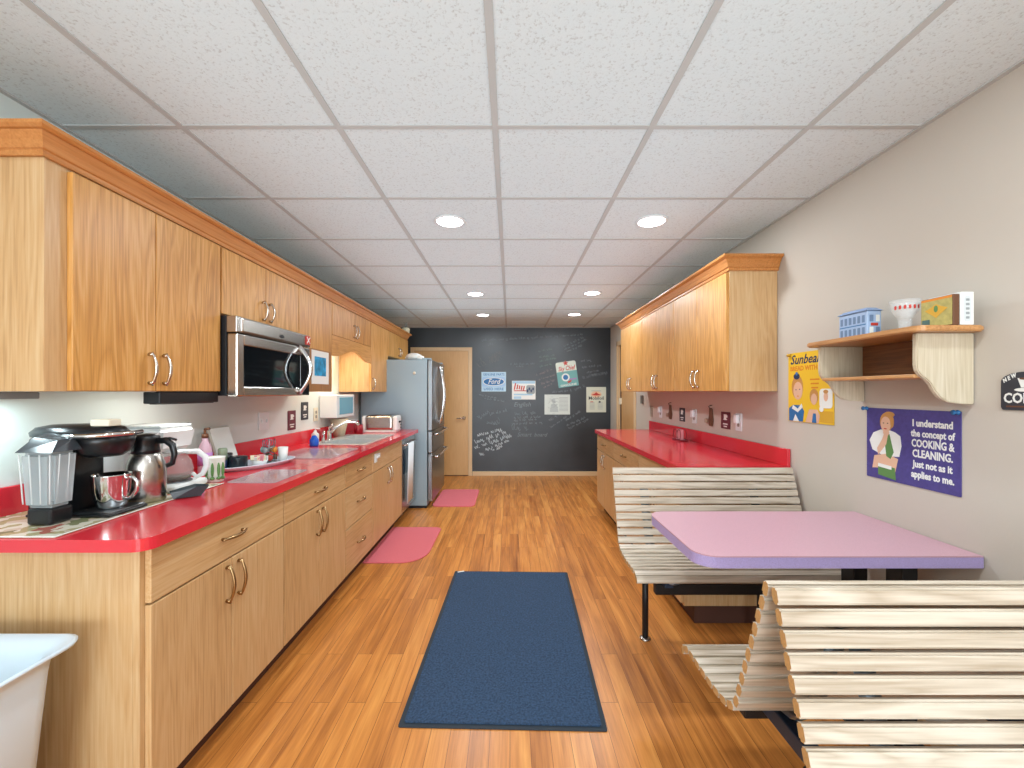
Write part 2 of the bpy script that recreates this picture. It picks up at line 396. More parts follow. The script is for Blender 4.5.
note([(536, 376, 552, 370, .025), (539, 380, 553, 376, .02), (541, 385, 556, 380, .025), (544, 388, 553, 384, .02)], mat('rose_chalk', '#9C8584', .95), w=.003)
note([(581, 362, 592, 361, .025), (582, 368, 601, 366, .025), (587, 373, 597, 371, .02), (583, 379, 603, 374, .03), (590, 376, 608, 374, .03)], chalkm, w=.003)
note([(552, 393, 568, 391, .022), (570, 392, 584, 387, .03)], chalkm, w=.003)
note([(479, 395, 496, 398.5, .018), (484, 399, 504, 402, .022)], chalkm, w=.003)
note([(478, 419, 488, 414, .05), (490, 415, 505, 412, .035), (487, 423, 491, 424, .03), (494, 425, 503, 420, .05)], chalkm, w=.005)
note([(549, 421, 561, 414, .03), (551, 428, 565, 418, .022), (566, 421, 579, 413, .025), (567, 426, 583, 419, .022), (569, 429, 586, 421, .025)], chalkm, w=.0035)
note([(478, 436.5, 501, 430.5, .042), (475.5, 443.5, 504, 434, .042), (475, 449.5, 504, 438.5, .042), (486, 450.5, 506, 442.5, .036), (491, 451.5, 502, 447, .03), (479, 454.5, 481, 454.5, .03)], chalk2, w=.009)
note([(515, 415, 533, 414, .032), (514, 418.5, 541, 417.5, .026), (514, 421, 536, 420, .022), (512, 424.5, 542, 423.5, .026), (512, 430, 530, 429, .05)], chalkm, w=.005)
words([('English', 513.5, 406.5, .1, .0), ('Smart', 517, 436.5, .095, .0), ('board', 534, 436.5, .085, .0)], chalkm)
# ------------------------------------------------------------------ posters on the chalkboard
def sign(name, label, cat, o, side, w, h, base, art, rot=0, r=.004, th=.003, pname='printed_picture', gap=.001):
    """tin sign / sheet: its centre o on the wall, art(mb, M) draws with material slots"""
    M = frame(o, side, rot); n = {'L': Vector((gap, 0, 0)), 'R': Vector((-gap, 0, 0)), 'B': Vector((0, -gap, 0))}[side]
    M = Matrix.Translation(n) @ M
    t = thing(name, label, cat, o)
    obj('panel', MB().prism(rrect(w, h, r), M, th), base, t)
    g = MB(); mats = art(g, M @ T(0, 0, th+.0004)); obj(pname, g, mats, t)
    return t
def pc(x0, y0, x1, y1):
    a, b = px(x0, y0), px(x1, y1); return ((a[0]+b[0])/2, YB, (a[1]+b[1])/2), b[0]-a[0], a[1]-b[1]
def L_(g, i): g.mi = i; return g
def art_ford(g, M):
    L_(g, 1).prism(rrect(.37, .16, .03), M, .0003)
    L_(g, 0).prism(ell(.35, .135, 32), M @ T(0, 0, .0005), .0003)
    L_(g, 2).prism(ell(.325, .115, 32), M @ T(0, 0, .001), .0003)
    L_(g, 0).text('Ford', .12, M @ T(0, -.035, .0016), bold=.001, shear=.35, width=.2)
    L_(g, 2).text('GENUINE PARTS', .055, M @ T(0, .098, .0004), bold=.001, width=.34)
    L_(g, 2).text('USED HERE', .058, M @ T(0, -.135, .0004), bold=.001, width=.32)
    return [P['white'], P['lblue'], P['blue']]
o, w, h = pc(481.5, 372, 506, 391.5); sign('tin_sign', 'pale blue tin sign with white lettering around a dark oval, leftmost sign on the chalkboard', 'sign', o, 'B', w, h, mat('pale_blue_enamel', '#B5D2E4', .35), art_ford)
def art_bus(g, M):
    L_(g, 2).prism(rrect(.36, .04, .004, cy=.125), M, .0003); L_(g, 3).prism(rrect(.16, .12, .03, cx=.1, cy=.0), M, .0003)
    L_(g, 1).text('Bucko', .12, M @ T(-.07, -.01, .0006), bold=.002, shear=.25, width=.2)
    L_(g, 2).prism(rrect(.34, .03, .004, cx=-.01, cy=-.08), M, .0003)
    for i in range(4): L_(g, 4).prism(ell(.04, .05, 12, .04+.035*i, -.02+.02*(i % 2)), M @ T(0, 0, .0006), .0003)
    L_(g, 3).prism(rrect(.12, .05, .01, cx=-.1, cy=-.12), M, .0003)
    return [P['white'], P['red'], P['sky'], P['grey'], P['black']]
def art_bus2(g, M):
    L_(g, 2).prism(rrect(.36, .04, .004, cy=.125), M, .0003); L_(g, 3).prism(rrect(.14, .14, .03, cx=.11, cy=.01), M, .0003)
    for i, (a, b) in enumerate(((-.15, .07), (-.11, .05), (-.075, .04), (-.04, .045), (-.005, .05))):
        L_(g, 1).prism(rrect(.02, b*1.6, .008, cx=a, cy=.03), M @ Matrix.Rotation(-.2, 4, 'Z'), .0004)
    L_(g, 1).prism(rrect(.2, .014, .005, cx=-.06, cy=-.01), M, .0004)
    L_(g, 2).prism(rrect(.3, .025, .004, cx=-.01, cy=-.07), M, .0003)
    for i in range(4): L_(g, 4).prism(ell(.03, .05, 12, .06+.03*i, -.01+.03*(i % 2)), M @ T(0, 0, .0006), .0003)
    L_(g, 2).prism(rrect(.12, .04, .01, cx=-.1, cy=-.12), M, .0003)
    return [P['white'], P['red'], P['sky'], P['grey'], P['navy']]
o, w, h = pc(512, 380.8, 535.5, 399.5); sign('tin_sign', 'white tin sign with red script and a small scene, second sign from the door', 'sign', o, 'B', w, h, P['white'], art_bus2)
def art_sky(g, M):
    L_(g, 2).prism(rrect(.325, .25, .01, cy=-.08), M, .0003)
    L_(g, 1).prism([(.0+.05*math.cos(PI/2+i*PI/5)*(1 if i % 2 == 0 else .42), .175+.05*math.sin(PI/2+i*PI/5)*(1 if i % 2 == 0 else .42)) for i in range(10)], M, .0004)
    L_(g, 1).text('Sky Chief', .1, M @ T(0, .06, .0006), bold=.002, shear=.3, width=.28)
    L_(g, 0).prism(ell(.13, .13, 28, -.03, -.05), M @ T(0, 0, .0006), .0003); L_(g, 3).prism(ell(.08, .08, 24, -.03, -.05), M @ T(0, 0, .001), .0003)
    L_(g, 1).prism([(-.01, -.12), (.06, -.1), (.05, -.13), (0, -.15)], M @ T(0, 0, .0006), .0003)
    L_(g, 4).prism(rrect(.12, .02, .004, cx=.08, cy=-.09), M @ T(0, 0, .0006), .0003)
    L_(g, 0).text('GASOLINE', .045, M @ T(0, -.19, .0006), bold=.001, width=.26)
    return [P['white'], P['red'], P['teal'], P['blue'], P['violet']]
o, _, _ = pc(556, 360.5, 578, 387.5); sign('tin_sign', 'tilted white and teal tin sign with a red star and a round emblem', 'sign', o, 'B', .325, .40, mat('cream_enamel', '#DCE3D6', .35), art_sky, rot=.14, r=.03)
def art_sketch(g, M):
    L_(g, 1)
    rnd = random.Random(3)
    for i in range(11): g.prism(rrect(.14, .006, .002, cx=.1, cy=.11-.021*i), M, .0003)
    L_(g, 2).prism(ell(.06, .08, 16, -.06, .06), M, .0003); g.prism([(-.12, -.12), (-.1, 0), (-.06, .02), (0, -.02), (.02, -.12)], M, .0003)
    L_(g, 1)
    for i in range(26): g.prism(rrect(.03+.03*rnd.random(), .004, .001, cx=-.11+.1*rnd.random(), cy=-.12+.24*rnd.random()), M @ T(0, 0, .0006) @ Matrix.Rotation(rnd.random()-.5, 4, 'Z'), .0002)
    return [P['white'], P['grey'], mat('soft_pencil_grey', '#BCC4C2', .8)]
o, w, h = pc(544.5, 394.5, 570, 414.5); sign('paper_print', 'white sheet with a grey pencil drawing and lines of text under the tilted sign', 'paper', o, 'B', w, h, mat('aged_paper', '#D9E0DA', .8), art_sketch, r=.001, th=.001)
def art_gar(g, M):
    L_(g, 1).prism([(-.08, .075), (-.03, .095), (0, .12), (.03, .095), (.08, .075), (.05, .07), (0, .065), (-.05, .07)], M, .0004)
    L_(g, 2).prism(ell(.17, .1, 24, 0, .085), M @ T(0, 0, -.0002), .0002)
    L_(g, 3).text('Mobiloil', .075, M @ T(0, .0, .0004), bold=.001, width=.24)
    for sx in (-1, 1):
        for i in range(6): L_(g, 4).prism(rrect(.08, .006, .002, cx=sx*.065, cy=-.05-.02*i), M, .0002)
    L_(g, 3).prism(rrect(.03, .025, .004, cx=.055, cy=-.035), M @ T(0, 0, .0004), .0002); L_(g, 1).prism(rrect(.05, .012, .004, cx=-.07, cy=-.035), M @ T(0, 0, .0004), .0002)
    L_(g, 4).prism(rrect(.16, .008, .002, cx=0, cy=.14), M, .0002)
    return [P['white'], P['red'], mat('print_peach', '#E8BE9A', .5), P['black'], P['grey']]
o, w, h = pc(586.3, 387, 606, 412.3); sign('tin_sign', 'cream tin sign with a red winged emblem over dark lettering, rightmost on the chalkboard', 'sign', o, 'B', w, h, mat('cream_enamel_two', '#D6D6C2', .35), art_gar)
# ------------------------------------------------------------------ cabinets
def vpull(F, d, y, z0, z1, m=nickel, out=.032):
    g = MB(); zm = (z0+z1)/2; L = (z1-z0)
    pts = [(F+d*.004, y, z0+.008)]+[(F+d*(.014+(out-.014)*math.sin(PI*t/10)), y, z0+.004+(L-.008)*t/10) for t in range(11)]+[(F+d*.004, y, z1-.008)]
    r = [.005]+[.0045+.0018*math.sin(PI*t/10) for t in range(11)]+[.005]
    g.tube(pts, r, 8)
    for z in (z0+.012, z1-.012): g.tube([(F, y, z), (F+d*.018, y, z)], .006, 8)
    return g, m
def hpull(F, d, y0, y1, z, m=bronze, out=.03):
    g = MB(); L = y1-y0
    pts = [(F+d*(.012+(out-.012)*math.sin(PI*t/10)), y0+L*t/10, z) for t in range(11)]
    g.tube(pts, [.0045+.0022*math.sin(PI*t/10) for t in range(11)], 8)
    for y in (y0+.012, y1-.012): g.tube([(F, y, z), (F+d*.016, y, z)], .006, 8)
    return g, m
def cabinet(label, group, W, F, y0, y1, z0, z1, fronts, base=False, body_open=False, extra=None, grain=None, frame_w=.0):
    """W wall x, F door-face x; fronts: (kind, ya, yb, za, zb, handle)"""
    d = 1 if F > W else -1
    t = thing('base_cabinet' if base else 'wall_cabinet', label, 'cabinet', ((W+F)/2, (y0+y1)/2, 0 if base else z0), group)
    fb = F-d*.02; Wg = W+d*.002
    g = MB()
    if base:
        g.box(Wg, fb-d*.0205, y0+.001, y0+.02, .10, z1).box(Wg, fb-d*.0205, y1-.02, y1-.001, .10, z1).box(Wg, Wg+d*.012, y0+.02, y1-.02, .1, z1).box(Wg+d*.012, fb-d*.0205, y0+.02, y1-.02, .1, .12)
        g.box(fb-d*.02, fb, y0+.001, y0+.04, .1, z1).box(fb-d*.02, fb, y1-.04, y1-.001, .1, z1).box(fb-d*.02, fb, y0+.04, y1-.04, z1-.03, z1).box(fb-d*.02, fb, y0+.04, y1-.04, .1, .13).box(fb-d*.02, fb, y0+.04, y1-.04, .68, .71)
        obj('body', g, oak_z, t)
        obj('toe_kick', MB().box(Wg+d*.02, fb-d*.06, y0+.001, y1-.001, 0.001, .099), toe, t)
    else:
        g.box(Wg, fb, y0+.001, y1-.001, z0, z1, .001, 1); obj('body', g, oak_z, t)
    for kind, ya, yb, za, zb, hd in fronts:
        mb = MB().box(fb+d*.0005, F, ya+.0018, yb-.0018, za+.0018, zb-.0018, .0025)
        o = obj(kind, mb, oak_y if kind in ('drawer', 'false_front') else (oak_z if base else oak_up), t)
        if hd:
            if hd[0] == 'v': g, m = vpull(F, d, hd[1], hd[2], hd[3], hd[4] if len(hd) > 4 else nickel)
            else: g, m = hpull(F, d, hd[1]-.07, hd[1]+.07, hd[2], hd[3] if len(hd) > 3 else bronze)
            obj('handle', g, m, o)
    return t
UF, UT, UB = -1.42, 2.07, 1.343
GU = 'wall cabinets along the left wall'
def two(y0, ym, y1, z0, z1, hz0, hz1, ins=.035, m=nickel): return [('door', y0, ym, z0, z1, ('v', ym-ins, hz0, hz1, m)), ('door', ym, y1, z0, z1, ('v', ym+ins, hz0, hz1, m))]
cabinet('tall two-door oak wall cabinet above the coffee makers, nearest on the left wall', GU, XL, UF, 1.315, 2.093, UB, UT, two(1.381, 1.709, 2.091, UB, UT-.012, 1.365, 1.50))
cabinet('short two-door oak wall cabinet directly above the microwave', GU, XL, UF, 2.095, 2.865, 1.725, UT, two(2.1, 2.478, 2.863, 1.727, UT-.012, 1.745, 1.865))
cabinet('single-door oak wall cabinet with a clipboard on its door, right of the microwave', GU, XL, UF, 2.867, 3.40, UB, UT, [('door', 2.87, 3.398, UB, UT-.012, None)])
c4 = cabinet('short two-door oak wall cabinet with an arched valance over the sink', GU, XL, UF, 3.402, 4.35, 1.80, UT, two(3.405, 3.90, 4.347, 1.80, UT-.012, 1.825, 1.95))
# arched valance
poly = [(0, 0)]; n = 24
Lv = 4.348-3.404
for i in range(n+1):
    t_ = i/n; s = .5-.5*math.cos(2*PI*min(1, max(0, (t_-.06)/.88)))
    poly.append((Lv*t_, -.165+.075*s))
poly.append((Lv, 0))
obj('valance', MB().prism(poly, frame((UF-.02, 3.404, 1.799), 'L'), .018), wood('oak_honey_lengthwise', '#E2B074', '#D3994F', '#AC7233', 'y'), c4)
cabinet('single-door oak wall cabinet between the sink valance and the refrigerator', GU, XL, UF, 4.352, 4.96, UB, UT, [('door', 4.355, 4.958, UB, UT-.012, ('v', 4.40, 1.365, 1.49))])
cabinet('short two-door oak wall cabinet above the refrigerator', GU, XL, UF, 4.962, 5.93, 1.76, UT, two(4.965, 5.45, 5.928, 1.762, UT-.012, 1.79, 1.90))
def crown(path, prof, name, label, m):
    pts = [Vector(p) for p in path]; rings = []
    for i, p in enumerate(pts):
        def nrm(a, b): dd = (b-a).normalized(); return Vector((dd.y, -dd.x))
        if i == 0: off = nrm(pts[0], pts[1]); 
        elif i == len(pts)-1: off = nrm(pts[-2], pts[-1])
        else:
            a, b = nrm(pts[i-1], p), nrm(p, pts[i+1]); off = (a+b); off = off/(off.dot(a))
        rings.append([(p.x+off.x*d_, p.y+off.y*d_, z) for d_, z in prof])
    n = len(prof); verts = [v for r in rings for v in r]; faces = []
    for i in range(len(pts)-1):
        for k in range(n): faces.append((i*n+k, i*n+(k+1) % n, (i+1)*n+(k+1) % n, (i+1)*n+k))
    faces.append(tuple(range(n))); faces.append(tuple((len(pts)-1)*n+k for k in range(n)))
    o = obj(name, MB().raw(verts, faces), m, origin=(path[1][0], path[1][1], prof[0][1])); tag(o, label, 'molding'); return o
def cprof(z0, z1): 
    h = z1-z0
    return [(0.0005, z0), (.010, z0), (.012, z0+.006), (.012, z0+.016), (.018, z0+.02), (.026, z0+.04), (.040, z0+.062), (.050, z1-.018), (.056, z1-.014), (.060, z1-.010), (.060, z1), (.0005, z1)]
crown([(XL+.003, 1.313), (UF-.018, 1.313), (UF-.018, 5.932), (XL+.003, 5.932)], cprof(2.066, 2.146), 'crown_molding', 'orange-brown oak crown molding along the top of the left wall cabinets', crown_y)
# right wall cabinets
RF, RUT, RUB = 1.30, 2.075, 1.345
GR = 'wall cabinets along the right wall'
cabinet('two-door oak wall cabinet nearest on the right wall, its grained end panel showing', GR, XR, RF, 2.56, 3.389, RUB, RUT, two(2.563, 2.965, 3.387, RUB, RUT-.012, 1.365, 1.495))
cabinet('two-door oak wall cabinet in the middle of the right-hand row', GR, XR, RF, 3.391, 4.20, RUB, RUT, two(3.393, 3.793, 4.198, RUB, RUT-.012, 1.365, 1.495))
cabinet('two-door oak wall cabinet at the far end of the right-hand row', GR, XR, RF, 4.202, 5.0, RUB, RUT, two(4.204, 4.60, 4.998, RUB, RUT-.012, 1.365, 1.495))
crown([(XR-.003, 5.002), (RF+.018, 5.002), (RF+.018, 2.558), (XR-.003, 2.558)], cprof(2.068, 2.154), 'crown_molding', 'orange-brown oak crown molding along the top of the right wall cabinets', crown_y)
# left base cabinets
BF = -1.085; GB = 'base cabinets under the left counter'
def base2(y0, y1, hy=None, m=bronze):
    ym = (y0+y1)/2
    return [('drawer', y0+.002, y1-.001, .70, .87, ('h', ym, .785)), *two(y0+.002, ym, y1-.001, .115, .697, .53, .68, .035, m)]
cabinet('nearest two-door oak base cabinet with one wide drawer, its end panel facing out', GB, XL, BF, 1.27, 2.045, 0, .876, base2(1.284, 2.045), True)
cabinet('two-door oak base cabinet with one wide drawer under the glass cutting board', GB, XL, BF, 2.047, 2.81, 0, .876, base2(2.047, 2.81), True)
cabinet('narrow oak base cabinet with a stack of three drawers', GB, XL, BF, 2.812, 3.358, 0, .876,
        [('drawer', 2.814, 3.357, .70, .87, ('h', 3.085, .785)), ('drawer', 2.814, 3.357, .425, .697, ('h', 3.085, .565)), ('drawer', 2.814, 3.357, .115, .422, ('h', 3.085, .275))], True)
cs = cabinet('oak sink base cabinet with a plain front panel above two doors', GB, XL, BF, 3.36, 4.272, 0, .876,
        [('false_front', 3.362, 4.27, .70, .87, None), *two(3.362, 3.80, 4.27, .115, .697, .53, .68)], True)
g = MB().box(BF+.0006, BF+.012, 3.40, 3.45, .775, .845, .004).box(BF+.0006, BF+.012, 3.47, 3.53, .80, .84, .004).tube([(BF+.012, 3.43, .81), (BF+.022, 3.46, .825), (BF+.012, 3.50, .82)], .006)
tag(obj('child_latch', g, white_pl, origin=(BF, 3.45, .8)), 'white plastic child safety latch on the sink cabinet front', 'latch')
# right base cabinets
RBF = .99; GRB = 'base cabinets under the right counter'
for y0, y1, lb in ((2.47, 3.288, 'two-door oak base cabinet behind the slatted bench, nearest in the right row'), (3.29, 4.088, 'middle two-door oak base cabinet of the right row, one drawer across the top'), (4.09, 4.84, 'oak base cabinet at the far end of the right counter by the chalkboard')):
    cabinet(lb, GRB, XR, RBF, y0, y1, 0, .876, base2(y0, y1, m=nickel), True)
# ------------------------------------------------------------------ countertops
def arc(cx, cy, r, a0, a1, n=8): return [(cx+r*math.cos(a0+(a1-a0)*i/n), cy+r*math.sin(a0+(a1-a0)*i/n)) for i in range(n+1)]
CT0, CT1, CE = .877, .914, -1.052
SX0, SX1, SY0, SY1 = -1.60, -1.17, 3.44, 4.24
t = thing('countertop', 'long glossy red laminate countertop along the left wall, cut out for the sink', 'countertop', (-1.4, 3.05, CT0))
I4 = Matrix.Identity(4)
poly = [(XL+.002, SY0), (XL+.002, 1.229)]+arc(CE-.05, 1.229+.05, .05, -PI/2, 0)+[(CE, SY0)]
g = MB(); Mz = Matrix.Translation((0, 0, CT0))
g.prism(poly, Mz, CT1-CT0)
g.box(XL+.002, SX0, SY0, SY1, CT0, CT1).box(SX1, CE, SY0, SY1, CT0, CT1).box(XL+.002, CE, SY1, 4.885, CT0, CT1)
obj('worktop', g, redlam, t)
obj('backsplash', MB().box(XL+.002, XL+.02, 1.229, 4.885, CT1, CT1+.1, .003), redlam, t)
t = thing('countertop', 'red laminate countertop along the right wall under the wall cabinets', 'countertop', (1.3, 3.65, CT0))
poly = [(XR-.002, 4.87), (.962, 4.87)][::-1]+[(XR-.002, 4.87)]
poly = [(XR-.002, 2.44), (XR-.002, 4.87)]+arc(.965+.03, 4.87-.03, .03, PI/2, PI)+arc(.965+.04, 2.44+.04, .04, PI, 1.5*PI)
obj('worktop', MB().prism(poly, Mz, CT1-CT0), redlam, t)
obj('backsplash', MB().box(XR-.022, XR-.002, 2.44, 4.87, CT1, CT1+.1, .003), redlam, t)
# ------------------------------------------------------------------ sink + faucet
sinkm = mat('satin_sink_steel', '#D3D6D6', .38, .75)
t = thing('kitchen_sink', 'stainless steel double bowl sink set into the left red counter', 'sink', ((SX0+SX1)/2, (SY0+SY1)/2, CT1))
g = MB(); r = .012; z = CT1+.0008
ym = (SY0+SY1)/2
g.box(SX0-.02, SX1+.02, SY0-.02, SY0+.025, z, z+.004, .001).box(SX0-.02, SX1+.02, SY1-.025, SY1+.02, z, z+.004, .001).box(SX0-.02, SX0+.06, SY0+.025, SY1-.025, z, z+.004, .001).box(SX1-.02, SX1+.02, SY0+.025, SY1-.025, z, z+.004, .001).box(SX0+.06, SX1-.02, ym-.02, ym+.02, z, z+.004, .001)
obj('rim', g, sinkm, t)
for a, b in ((SY0+.025, ym-.02), (ym+.02, SY1-.025)):
    g = MB(); x0, x1, zb = SX0+.06, SX1-.02, .76
    g.box(x0, x0+.003, a, b, zb, z).box(x1-.003, x1, a, b, zb, z).box(x0, x1, a, a+.003, zb, z).box(x0, x1, b-.003, b, zb, z).box(x0, x1, a, b, zb-.003, zb)
    obj('bowl', g, sinkm, t)
g = MB(); fx, fy = -1.57, 3.70
g.lathe(fx, fy, [(0, CT1+.005), (.03, CT1+.005), (.03, CT1+.015), (.018, CT1+.025), (.016, CT1+.09), (0, CT1+.095)], 20)
g.tube([(fx, fy, CT1+.07), (fx+.05, fy+.01, CT1+.12), (fx+.13, fy+.03, CT1+.165), (fx+.21, fy+.05, CT1+.165), (fx+.24, fy+.055, CT1+.14)], [.016, .014, .012, .012, .014], 12)
t = thing('faucet', 'chrome single lever kitchen faucet behind the sink', 'faucet', (fx, fy, CT1)); obj('spout', g, chrome, t)
obj('lever', MB().tube([(fx, fy, CT1+.09), (fx+.01, fy-.02, CT1+.12), (fx+.06, fy-.07, CT1+.15)], [.012, .01, .008], 10), chrome, t)
g = MB().tube([(-1.56, 3.56, CT1+.005), (-1.56, 3.56, CT1+.07), (-1.55, 3.56, CT1+.10)], [.014, .012, .008], 10)
tag(obj('sink_sprayer', g, chrome, origin=(-1.56, 3.56, CT1)), 'small chrome side sprayer left of the faucet', 'sprayer')
# ------------------------------------------------------------------ microwave
MF = -1.335; my0, my1, mz0, mz1 = 2.10, 2.862, 1.318, 1.722
t = thing('microwave', 'stainless over-the-counter microwave with black window hung under a cabinet', 'microwave', (-1.54, 2.48, mz0))
obj('body', MB().box(XL+.003, -1.40, my0+.002, my1-.002, mz0+.004, mz1-.002, .002), blkm, t)
g = MB().box(-1.399, MF-.012, my0, my1, mz1-.085, mz1-.004, .004).box(-1.399, MF-.004, my0+.03, my1, mz1-.083, mz1-.006, .01)
o = obj('vent_panel', g, steel, t)
Mq = frame((MF-.002, 2.50, mz1-.055), 'L')
obj('emblem', MB().prism(ell(.05, .02, 20), Mq, .001), chrome, o)
g = MB(); zt = mz1-.09
g.box(-1.398, MF-.008, my0, my0+.055, mz0, zt, .008).box(-1.398, MF-.008, my0+.05, my1, zt-.055, zt, .006).box(-1.398, MF-.008, my0+.05, my1-.10, mz0, mz0+.05, .006)
dr = obj('door', g, steel, t)
obj('window', MB().box(-1.398, MF-.014, my0+.05, my1-.12, mz0+.045, zt-.05, .002), blkglass, dr)
obj('control_panel', MB().box(-1.398, MF-.012, my1-.12, my1-.002, mz0+.002, zt-.05, .003), blkglass, t)
hy = my1-.15
pts = [(MF-.012, hy, mz0+.02)]+[(MF+.001+.062*math.sin(PI*i/14), hy, mz0+.03+.27*i/14) for i in range(15)]+[(MF-.012, hy, mz0+.315)]
obj('door_handle', MB().tube(pts, .011, 10, flat=1.5), chrome, dr)
g = MB(); g.box(MF-.004, MF+.002, my1-.075, my1-.012, mz1-.07, mz1-.012, .004); g.mi = 1
g.tube([(MF+.003, my1-.065, mz1-.06), (MF+.003, my1-.025, mz1-.02)], .003, 6); g.tube([(MF+.003, my1-.065, mz1-.02), (MF+.003, my1-.025, mz1-.06)], .003, 6)
tag(obj('fridge_magnet', g, [P['red'], P['white']], origin=(MF-.003, my1-.04, mz1-.04)), 'small red magnet at the top right corner of the microwave', 'magnet')
g = MB().box(-1.50, -1.43, 1.74, 2.09, 1.292, 1.341, .004); g.box(-1.49, -1.44, 1.76, 2.07, 1.289, 1.293, .001)
tag(obj('under_cabinet_light', g, blkm, origin=(-1.46, 1.9, 1.29)), 'black under-cabinet fixture beside the microwave', 'light fixture')
g = MB().box(-1.66, -1.60, 1.33, 1.45, 1.318, 1.341, .003)
tag(obj('under_cabinet_light', g, mat('grey_fixture', '#8D9496', .5), origin=(-1.63, 1.39, 1.32)), 'small grey fixture under the nearest wall cabinet', 'light fixture')
t = thing('under_cabinet_light', 'lit light strip tucked behind the arched valance over the sink', 'light fixture', (-1.60, 3.87, 1.77))
obj('housing', MB().box(-1.64, -1.55, 3.55, 4.2, 1.775, 1.798, .003), white_pl, t)
obj('diffuser', MB().box(-1.63, -1.56, 3.57, 4.18, 1.768, 1.775, .002), mat('lit_strip', '#FFFFFF', .5, emit='#FFE0B0', es=6), t)
# clipboard on the cabinet door
t = thing('clipboard', 'brown clipboard holding a white sheet with a blue picture on a cabinet door', 'clipboard', (UF, 3.13, 1.45))
obj('board', MB().box(UF+.001, UF+.005, 2.99, 3.37, 1.343, 1.655, .001), wood('brown_hardboard', '#B07A45', '#A8733F', '#8E5D30', 'z'), t)
obj('sheet', MB().box(UF+.0055, UF+.007, 3.035, 3.32, 1.40, 1.645), paper, t)
obj('blue_picture', MB().box(UF+.0072, UF+.008, 3.08, 3.27, 1.46, 1.60), mat('cyan_print', '#2793C4', .5, var=.5, bscale=25), t)
# ------------------------------------------------------------------ refrigerator
fy0, fy1 = 4.905, 5.81; FX = -.955; DF = -.895
t = thing('refrigerator', 'stainless steel french door refrigerator with grey sides at the end of the left counter', 'refrigerator', (-1.3, 5.36, 0))
obj('body', MB().box(XL+.03, FX, fy0, fy1, .03, 1.715, .005), steel_side, t)
ymid = (fy0+fy1)/2
for a, b, hy in ((fy0, ymid-.002, ymid-.05), (ymid+.002, fy1, ymid+.05)):
    o = obj('door', MB().box(FX+.004, DF, a+.002, b-.002, .893, 1.712, .012, 3), steel_d, t)
    pts = [(DF, hy, .98)]+[(DF+.02+.05*math.sin(PI*i/14), hy, .96+.70*i/14) for i in range(15)]+[(DF, hy, 1.64)]
    obj('handle', MB().tube(pts, .013, 10), chrome, o)
for z0, z1, nm in ((.635, .888, 'drawer'), (.075, .630, 'drawer')):
    o = obj(nm, MB().box(FX+.004, DF, fy0+.002, fy1-.002, z0, z1, .012, 3), steel_d, t)
    zz = z1-.035
    obj('handle', MB().tube([(DF, fy0+.05, zz), (DF+.045, fy0+.03, zz)]+[(DF+.055, fy0+.06+(fy1-fy0-.12)*i/8, zz) for i in range(9)]+[(DF+.045, fy1-.03, zz), (DF, fy1-.05, zz)], .012, 10), chrome, o)
obj('hinge_cover', MB().box(FX-.06, DF-.02, fy0+.02, fy0+.08, 1.715, 1.735, .004).box(FX-.06, DF-.02, fy1-.08, fy1-.02, 1.715, 1.735, .004), steel_side, t)
obj('kick_grille', MB().box(-1.7, FX-.01, fy0+.01, fy1-.01, .002, .03), blkm, t)
g = MB().lathe(0, 0, [(0, 0), (.018, 0), (.016, .006), (0, .007)], 16, M=Matrix.Translation((-1.10, fy0-.001, 1.56)) @ Matrix.Rotation(PI/2, 4, 'X'))
tag(obj('fridge_magnet', g, cream_pl, origin=(-1.10, fy0, 1.56)), 'small round cream magnet on the grey side of the refrigerator', 'magnet')
g = MB(); g.ball((-1.16, 5.15, 1.765), (.10, .09, .047)); g.ball((-1.09, 5.13, 1.75), (.06, .06, .033)); g.ball((-1.22, 5.2, 1.75), (.06, .07, .033))
tag(obj('plastic_bag', g, mat('white_bag', '#E8E6E0', .5, bump=.8, bscale=30), origin=(-1.16, 5.15, 1.717)), 'crumpled white bag lying on top of the refrigerator', 'bag')
# dishwasher
t = thing('dishwasher', 'stainless steel dishwasher between the sink cabinet and the refrigerator', 'dishwasher', (-1.4, 4.58, 0))
obj('body', MB().box(XL+.02, BF-.03, 4.276, 4.878, .09, .872), steel_side, t)
o = obj('door', MB().box(BF-.029, BF, 4.278, 4.876, .11, .872, .006), steel, t)
obj('handle', MB().tube([(BF, 4.33, .80), (BF+.03, 4.34, .80), (BF+.034, 4.58, .80), (BF+.03, 4.81, .80), (BF, 4.82, .80)], .010, 10), chrome, o)
obj('door_reflection', MB().box(BF+.0003, BF+.003, 4.34, 4.82, .50, .75, .001), mat('dark_blue_reflection', '#1E3F52', .12), o)  # dark blue panel paints a reflection onto the steel door
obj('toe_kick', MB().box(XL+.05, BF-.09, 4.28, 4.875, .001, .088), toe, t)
g = MB(); vs = []; fs = []; n = 12
for i in range(n+1):
    yy = 4.36+.2*i/n; off = .006*math.sin(i*1.7)
    vs += [(BF+.045+off, yy, .815), (BF+.030+off, yy, .20), (BF+.036+off, yy, .20), (BF+.052+off, yy, .815)]
for i in range(n):
    for k in range(4): fs.append((4*i+k, 4*i+(k+1) % 4, 4*i+4+(k+1) % 4, 4*i+4+k))
fs += [(0, 1, 2, 3), (4*n, 4*n+1, 4*n+2, 4*n+3)]
tag(obj('dish_towel', g.raw(vs, fs, True), mat('white_towel', '#E2E8EC', .9, bump=.5, bscale=200), origin=(BF+.06, 4.6, .34)), 'white dish towel hanging from the dishwasher handle', 'towel')
